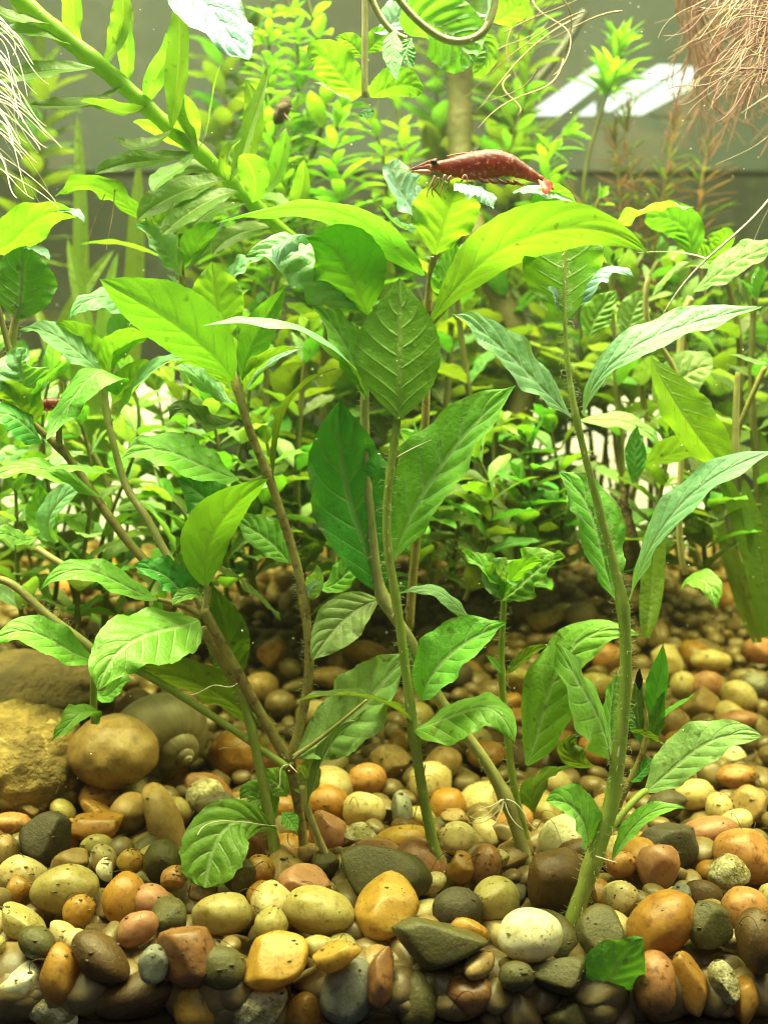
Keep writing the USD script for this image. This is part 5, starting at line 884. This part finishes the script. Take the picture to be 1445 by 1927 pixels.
P.leaf([(905, 70), (915, 40), (920, 10), (915, -30)], 30, (0.5, -0.5, 0.5), 0.008, 0.004, 'leaf_ice_sheen'); P.leaf([(850, 30), (880, 25), (905, 28), (925, 30)], 22, 'T', 0.03, 0.03, 'leaf_ice_sheen')
# roots hanging at the top left, the top right
g = np.random.default_rng(5)
P = Plant('spray of fine white roots hanging in from the top left corner', at(-20, 60, 0.0), name='floating_roots', cat='roots')
for n in range(44):
    y0 = g.uniform(20, 330); ln = g.uniform(60, 170); a = g.uniform(0.55, 1.15)
    P.root([(-14, y0), (-14 + ln * 0.35 * math.cos(a * 0.8) + g.normal(0, 3), y0 + ln * 0.35 * math.sin(a * 0.8) + g.normal(0, 3)), (-14 + ln * 0.7 * math.cos(a) + g.normal(0, 4), y0 + ln * 0.7 * math.sin(a) + g.normal(0, 3)), (-14 + ln * math.cos(a * 1.05), y0 + ln * math.sin(a * 1.05))], g.uniform(1.2, 2.4), g.uniform(-0.012, 0.01), g.uniform(-0.016, 0.01), 'root_white', sides=5)
P = Plant('tangle of pale tan roots hanging at the top right of the middle', at(1000, -30, 0.03), name='floating_roots', cat='roots')
for pts in [[(1040, -20), (1075, 40), (1060, 100), (1030, 150)], [(990, 20), (960, 60), (955, 110), (975, 150), (970, 200)], [(1100, 20), (1020, 60), (930, 130), (880, 180)], [(1090, 30), (1010, 80), (960, 130), (905, 200)], [(1000, -20), (1030, 30), (1070, 60), (1065, 110), (1040, 140)], [(960, 140), (950, 170), (975, 195), (973, 215)], [(1060, 110), (1030, 160), (980, 180), (900, 240)], [(950, 60), (1010, 30), (1060, 10), (1120, -20)], [(975, 90), (985, 50), (1020, 20), (1050, -10)], [(1010, 130), (960, 175), (910, 195), (890, 240)], [(1170, 20), (1100, 40), (1040, 70), (990, 80)], [(905, 120), (940, 90), (990, 70), (1030, 40)]]:
    P.root(pts, g.uniform(1.4, 2.4), g.uniform(0.02, 0.05), g.uniform(0.02, 0.05), 'root_tan')
P = Plant('dense mass of reddish roots filling the top right corner', at(1450, 40, 0.02), name='floating_roots', cat='roots')
for n in range(150):
    y0 = g.uniform(-60, 150); x1 = g.uniform(1230, 1400) if n < 46 else g.uniform(1330, 1440); y1 = y0 + g.uniform(20, 120); b = g.normal(0, 18)
    q = [(1475 + (x1 - 1475) * k / 5 + g.normal(0, 5), y0 + (y1 - y0) * (k / 5) ** 1.3 - 40 * math.sin(k / 5 * 3.1) * 0.5 + g.normal(0, 7)) for k in range(6)]
    P.root(q, g.uniform(1.2, 2.6), g.uniform(0.0, 0.05), g.uniform(-0.01, 0.05), 'root_red' if g.random() < 0.7 else 'root_tan', sides=4)
for n in range(120):
    x0 = 1500 - 210 * g.random() ** 1.4; yy = g.uniform(0.07, 0.14); P.root([(x0, -50), (x0 + g.normal(0, 16), 40 + g.normal(0, 10)), (x0 + g.normal(-5, 24), 120 + g.normal(0, 15)), (x0 + g.normal(-10, 30), g.uniform(150, 300))], g.uniform(2.0, 4.5), yy, yy + 0.01, 'root_red', sides=4)
P = Plant('straight white filament slanting at the right edge', at(1450, 365, -0.03), name='filament', cat='root')
P.root([(1470, 345), (1390, 435), (1330, 487), (1248, 590)], 4.2, -0.030, -0.026, 'root_white', name='strand'); P.root([(1330, 487), (1280, 475), (1200, 475)], 1.8, -0.028, -0.02, 'root_white', name='strand')
P = Plant('fine pale filament curving down from the right edge above the thick one', at(1450, 180, -0.03), name='filament', cat='root')
P.root([(1470, 165), (1420, 195), (1395, 212)], 2.6, -0.030, -0.026, 'root_white', name='strand'); P.root([(1470, 215), (1440, 260), (1390, 290), (1345, 310)], 1.8, -0.02, -0.02, 'root_tan', name='strand'); P.root([(1470, 370), (1445, 395), (1405, 480), (1350, 540)], 0.9, -0.03, -0.03, 'root_white', name='strand')
P = Plant('two thin hair roots hanging over the upper left plant', at(200, 350, 0.02), name='hair_root', cat='roots')
P.root([(215, 340), (212, 400), (205, 440), (200, 470)], 2.0, 0.020, 0.018, 'root_tan'); P.root([(205, 345), (180, 410), (165, 460), (160, 505)], 1.8, 0.022, 0.02, 'root_tan')
# glowing strips behind the rear pane, added in place of a lamp reflection
P = Thing('lamp_strips', 'white glowing strips added as the reflection in the rear glass at the upper right', 'lamp', at(1160, 170, 0.40))
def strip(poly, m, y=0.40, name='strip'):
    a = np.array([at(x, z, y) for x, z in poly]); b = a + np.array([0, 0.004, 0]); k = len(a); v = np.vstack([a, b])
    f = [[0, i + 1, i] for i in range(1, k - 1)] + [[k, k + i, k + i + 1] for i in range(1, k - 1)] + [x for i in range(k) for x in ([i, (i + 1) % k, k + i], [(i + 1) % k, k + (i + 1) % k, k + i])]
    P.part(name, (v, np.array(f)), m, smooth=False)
strip([(1000, 213), (1008, 203), (1120, 122), (1125, 122), (1124, 160), (1056, 213)], 'reflection_white'); strip([(1090, 213), (1120, 190), (1120, 213)], 'reflection_white')
strip([(1141, 205), (1142, 180), (1238, 121), (1288, 122), (1152, 205)], 'reflection_white'); strip([(1160, 211), (1296, 124), (1312, 126), (1312, 158), (1210, 212)], 'reflection_white'); strip([(1148, 120), (1164, 120), (1148, 132)], 'reflection_white')
strip([(1222, 213), (1312, 165), (1306, 218), (1240, 218)], 'tube_grey', name='frame_panel')  # fainter grey part of the same reflection, built as a panel
single('pale_rail', box(-0.28, 0.28, YB + 0.012, YB + 0.020, at(100, 602, YB + 0.012)[2], at(100, 586, YB + 0.012)[2]), 'rail', 'pale horizontal rail seen through the rear glass at the left', 'rail', smooth=False)
single('white_counter', box(at(915, 800, 0.40)[0], at(1335, 800, 0.40)[0], 0.40, 0.46, -0.3, at(1000, 728, 0.40)[2]), 'backdrop_white', 'white counter standing behind the aquarium, glimpsed between the stems right of the middle', 'counter', smooth=False)
single('white_counter', box(at(-60, 800, 0.40)[0], at(320, 800, 0.40)[0], 0.40, 0.46, -0.3, at(200, 722, 0.40)[2]), 'backdrop_white', 'white counter end behind the aquarium, glimpsed between the leaves at the left', 'counter', smooth=False)
g = np.random.default_rng(77); V = []
for n in range(260):
    m = ICO[1]; V.append((np.array(m.vertices) * g.uniform(0.00006, 0.00019) * g.uniform(0.6, 1.4, 3) + at(g.uniform(-20, 1465), g.uniform(-20, 1500), g.uniform(-0.035, 0.10)), m.faces))
single('drifting_specks', join(V), 'root_white', 'tiny pale specks drifting in the water', 'specks', kind='stuff')
# ------------------------------------------------------------------ the shrimp
def body_mesh(cl, ry, rz_up, rz_dn, n=90, sides=28, ridges=None, seed=3):
    """one continuous skin round a centre line (world points): half widths across, above and below it"""
    c = spline(cl, n); s = np.linspace(0, 1, n); k = np.linspace(0, 1, len(cl)); from_ = lambda a: np.interp(s, k, a)
    t = np.gradient(c, axis=0); t /= np.linalg.norm(t, axis=1, keepdims=True); side = np.cross(t, [0, 0, 1.0]); side /= np.linalg.norm(side, axis=1, keepdims=True); up = np.cross(side, t)
    a = np.arange(sides) * 2 * np.pi / sides; ca, sa = np.cos(a), np.sin(a); v = []
    for i in range(n):
        h = np.where(sa > 0, from_(rz_up)[i], from_(rz_dn)[i]); m = ridges(s[i]) if ridges is not None else 1.0
        v.append(c[i] + side[i] * (ca * from_(ry)[i] * m)[:, None] + up[i] * (sa * h * m)[:, None])
    v = np.array(v).reshape(-1, 3); ii, j = np.meshgrid(np.arange(n - 1), np.arange(sides), indexing='ij')
    q = np.stack([ii * sides + j, ii * sides + (j + 1) % sides, (ii + 1) * sides + (j + 1) % sides, (ii + 1) * sides + j], -1).reshape(-1, 4)
    f = np.vstack([q[:, [0, 1, 2]], q[:, [0, 2, 3]]]); m0 = len(v); v = np.vstack([v, c[:1], c[-1:]]); kk = np.arange(sides); e = (n - 1) * sides
    f = np.vstack([f, np.stack([np.full(sides, m0), (kk + 1) % sides, kk], 1), np.stack([np.full(sides, m0 + 1), e + kk, e + (kk + 1) % sides], 1)]); return v, f, c, side, up
YS = -0.001
def sp(px, py, dy=0.0): return at(px, py + 5, YS + dy)
S = Thing('shrimp', 'dark red shrimp standing on the top leaves of the middle plants', 'shrimp', sp(900, 335))
u = mpp(sp(900, 310))
cl = [sp(*p) for p in [(772, 314), (790, 311), (808, 309), (830, 308), (858, 307), (888, 305), (918, 303), (948, 304), (972, 311), (992, 321), (1008, 329), (1020, 335)]]
ry = np.array([1.0, 3.5, 8, 12, 16, 18, 18, 16.5, 14, 11, 8, 5]) * u
ru = np.array([1.0, 4, 9, 14, 20, 24, 27, 26, 21, 15, 11, 8]) * u; rd = np.array([1.5, 5, 9, 16, 24, 28, 28, 26, 21, 16, 11, 7]) * u
def seg(s):                                                                # the carapace is smooth, the abdomen steps from plate to plate
    if s < 0.46: return 1.0 - 0.05 * math.exp(-((s - 0.455) / 0.008) ** 2)
    ph = ((s - 0.46) / 0.085) % 1.0; return 1.03 - 0.07 * ph
v, f, c, sd_, up_ = body_mesh(cl, ry, ru, rd, n=130, sides=32, ridges=seg)
v = v + 0.00010 * np.stack([meshkit.noise(v * 900 + 7 * k) for k in range(3)], 1)
S.part('body', (v, f), 'shrimp_shell')
rc = spline([sp(822, 296, -0.0002), sp(800, 302), sp(780, 310), sp(768, 313)], 16); S.part('rostrum', tube(rc, np.linspace(4.5, 0.8, 16) * u, 8), 'shrimp_shell')
for dy in (-0.0011, 0.0011):
    m = trimesh.creation.icosphere(subdivisions=3, radius=6.2 * u); m.apply_translation(sp(816, 300, dy * 1.1)); S.part('eye', m, 'eye_black')
    S.part('eye_stalk', tube(spline([sp(826, 306, dy * 0.5), sp(819, 302, dy)], 6), 3.2 * u, 8), 'shrimp_shell')
for k, (pp, r) in enumerate([([(776, 312), (772, 295), (768, 280), (766, 262)], 0.9), ([(774, 314), (765, 305), (752, 295), (738, 282)], 0.9), ([(774, 315), (760, 312), (745, 310), (720, 330)], 0.8), ([(776, 316), (764, 318), (755, 326), (744, 345)], 0.8)]):
    S.part('antenna', tube(spline([sp(a, b, -0.0006 + 0.0006 * k) for a, b in pp], 20), np.linspace(r, r * 0.4, 20) * u, 5), 'shrimp_clear')
S.part('antennal_scale', tube(spline([sp(812, 318, -0.001), sp(796, 318, -0.001), sp(778, 316, -0.001)], 14), np.array([1, 3, 4.5, 5, 5.5, 5.5, 5, 5, 4.5, 4, 3.2, 2.5, 1.6, 0.6]) * u, 8), 'shrimp_clear')
for k, (pp, dy) in enumerate([([(818, 325), (812, 340), (806, 352), (804, 366)], -0.0016), ([(824, 328), (820, 344), (814, 350), (816, 366)], -0.0012), ([(834, 332), (838, 322), (832, 345), (826, 362)], -0.002), ([(842, 334), (848, 326), (842, 345), (838, 358)], -0.002), ([(868, 336), (876, 324), (880, 336), (884, 352)], -0.0022), ([(820, 326), (814, 345), (822, 356), (828, 364)], 0.001), ([(838, 334), (834, 348), (840, 358), (836, 366)], 0.0015), ([(862, 336), (868, 350), (872, 362)], 0.0018)]):
    S.part('leg', tube(spline([sp(a, b, dy) for a, b in pp], 18), np.linspace(2.4, 1.0, 18) * u, 6), 'shrimp_clear')
for k, x in enumerate((900, 918, 936, 952, 966)):
    S.part('swimmeret', tube(spline([sp(x, 328 + k, -0.001), sp(x + 8, 335 + k, -0.0012), sp(x + 20, 338 + k, -0.001)], 10), np.array([2, 3, 4, 4.5, 4.5, 4, 3.5, 3, 2, 0.8]) * u * 0.8, 7), 'shrimp_shell')
for k, (x, yv, dy, w) in enumerate([(1036, 352, 0.0, 13), (1040, 346, 0.0012, 13), (1030, 358, -0.0012, 13), (1042, 352, 0.0022, 11), (1026, 360, -0.0020, 11)]):
    pts = [sp(1012, 331, dy * 0.2), sp((1014 + x) / 2 + 2, (331 + yv) / 2 - 1, dy * 0.7), sp(x, yv, dy)]
    m, st = leaf_mesh(pts, w * u * 1.3, (0.3, -0.75, 0.6), seed=700 + k, nu=14, nv=6, shape=(0.8, 0.25), quilt=0, ruffle=0.3, serr=0, fold=0.1); S.part('tail_fan', m, 'shrimp_tail', uv=st)
S.part('back_line', tube(spline([p + np.array([0, -0.0004, 0]) for p in [sp(840, 289.5), sp(868, 284.0), sp(895, 281.0), sp(920, 278.0), sp(945, 279.8)]], 24), 1.3 * u, 6), 'shrimp_clear', label='pale streak along the back')
S = Thing('shrimp', 'small brown-red shrimp half hidden behind the broad mint leaves at the left edge', 'shrimp', at(100, 755, 0.035)); YS = 0.030; u = mpp(sp(100, 755))
cl = [sp(*p) for p in [(70, 760), (82, 757), (95, 754), (108, 752), (120, 748), (128, 745)]]; v, f, *_ = body_mesh(cl, np.array([3, 8, 10, 10, 7, 2]) * u, np.array([3, 10, 11, 9, 6, 2]) * u, np.array([4, 12, 14, 12, 7, 2]) * u, n=60, ridges=lambda s: 1.03 - 0.06 * ((s / 0.12) % 1.0))
S.part('body', (v, f), 'shrimp_shell')
for a in (86, 96, 106): S.part('leg', tube(spline([sp(a, 764, -0.001), sp(a + 3, 772, -0.001), sp(a - 2, 780, -0.001)], 8), 1.2 * u, 5), 'shrimp_clear')
for a in (0, 8): S.part('antenna', tube(spline([sp(110 + a, 746), sp(112 + a, 730), sp(106 + a * 1.5, 712)], 10), 0.9 * u, 5), 'shrimp_clear')
P = Plant('small fuzzy red-brown clump hanging in the water left of the fine plants', at(531, 208, 0.06), name='detritus', cat='debris'); g = np.random.default_rng(4)
v = np.array(ICO[3].vertices); v = (v * (1 + 0.5 * meshkit.noise(v * 1.6) + 0.25 * meshkit.noise(v * 5))[:, None] * np.array([10, 9, 19]) * mpp(at(531, 208, 0.06))) @ trimesh.transformations.rotation_matrix(0.5, [0, 1, 0])[:3, :3].T + at(531, 208, 0.06)
P.part('clump', (v, ICO[3].faces), 'rock_dark')
for n in range(26):
    a = g.uniform(0, 6.28); b = g.uniform(14, 30); P.root([(531, 208), (531 + b * 0.5 * math.cos(a) + g.normal(0, 2), 208 + b * 0.7 * math.sin(a)), (531 + b * 0.8 * math.cos(a), 208 + b * 1.2 * math.sin(a) + 4)], 1.6, 0.06, 0.06 + g.normal(0, 0.002), 'root_red', name='strand', sides=4)
# ------------------------------------------------------------------ the snail shell
pc = on_ground(330, 1468); D = pc[1] + 0.004; ctr = at(322, 1392, D); u = mpp(ctr)
n_t, n_s, turns = 330, 36, 4.2; th = np.linspace(0, turns * 2 * np.pi, n_t); k = math.log(1 / 0.46) / (2 * np.pi)
q = np.exp(-k * th); Rr, Tr, Hh = 58 * u, 70 * u, 122 * u
a = np.arange(n_s) * 2 * np.pi / n_s; V = []
for i in range(n_t):
    er = np.array([math.cos(-th[i]), math.sin(-th[i]), 0]); V.append(er * (Rr * q[i]) + np.array([0, 0, Hh * (1 - q[i])]) + (np.cos(a)[:, None] * er * 1.0 + np.sin(a)[:, None] * np.array([0, 0, 1.08])) * Tr * q[i])
V = np.array(V); st = np.stack(np.broadcast_arrays((th / th[-1])[:, None], (a / 6.2832)[None]), -1).reshape(-1, 2); V = V.reshape(-1, 3)
V = V + 0.00018 * meshkit.noise(V * 260)[:, None]
ax = unit([0.62, -0.66, -0.36]); b1 = np.array([-0.55, 0.6, -0.6]); b1 = unit(b1 - ax * (b1 @ ax)); b2 = np.cross(ax, b1)
ii, j = np.meshgrid(np.arange(n_t - 1), np.arange(n_s), indexing='ij'); qd = np.stack([ii * n_s + j, ii * n_s + (j + 1) % n_s, (ii + 1) * n_s + (j + 1) % n_s, (ii + 1) * n_s + j], -1).reshape(-1, 4)
F = np.vstack([qd[:, [0, 1, 2]], qd[:, [0, 2, 3]]]); W = V[:, :1] * b1 + V[:, 1:2] * b2 + V[:, 2:] * ax; W = W + ctr - np.array([0.0, 0, 0]) - ax * 55 * u
S = Thing('snail', 'big brown-olive snail with a pale spiral tip, lying on the gravel by the gold rock', 'snail', ctr)
S.part('shell', (W, F), 'snail_shell', uv=st)
op = trimesh.creation.icosphere(subdivisions=3); ov = np.array(op.vertices) * np.array([0.9, 0.25, 0.9]) * Tr; S.part('operculum', (ov[:, :1] * b1 + ov[:, 1:2] * b2 + ov[:, 2:] * ax + W[:n_s].mean(0), op.faces), 'peb_brown')
# ------------------------------------------------------------------ rocks at the left
def rock(px, py, w, h, y, m, label, seed, amp=1.0, name='rock'):
    g = np.random.default_rng(seed); p = at(px, py, y); s = mpp(p); v = np.array(ICO[4].vertices); n = 0.22 * meshkit.noise(v * 1.2 + seed) + 0.10 * meshkit.noise(v * 3 + seed) + amp * (0.06 * meshkit.noise(v * 8 + seed) + 0.03 * meshkit.noise(v * 18 + seed) + 0.015 * meshkit.noise(v * 40 + seed))
    v = v * (1 + n)[:, None] * np.array([w / 2, (w + h) / 4, h / 2]) * s + p; single(name, (v, ICO[4].faces), m, label, 'rock')
rock(20, 1440, 235, 180, 0.034, 'rock_gold', 'rough golden-yellow rock at the left edge, the brightest and craggiest stone', 21, 2.4)
rock(20, 1330, 330, 150, 0.070, 'rock_dark', 'dark brown rough rock behind the golden one at the left edge', 22, 2.4)
rock(212, 1415, 140, 126, 0.030, 'peb_tan', 'big smooth tan stone between the golden rock and the snail', 23, 0.15)
rock(255, 1350, 70, 90, 0.062, 'peb_brown', 'brown stone tucked behind the snail at its left', 24, 0.2)
rock(445, 1420, 90, 90, 0.050, 'peb_amber', 'amber stone right of the snail tip', 26, 0.2)
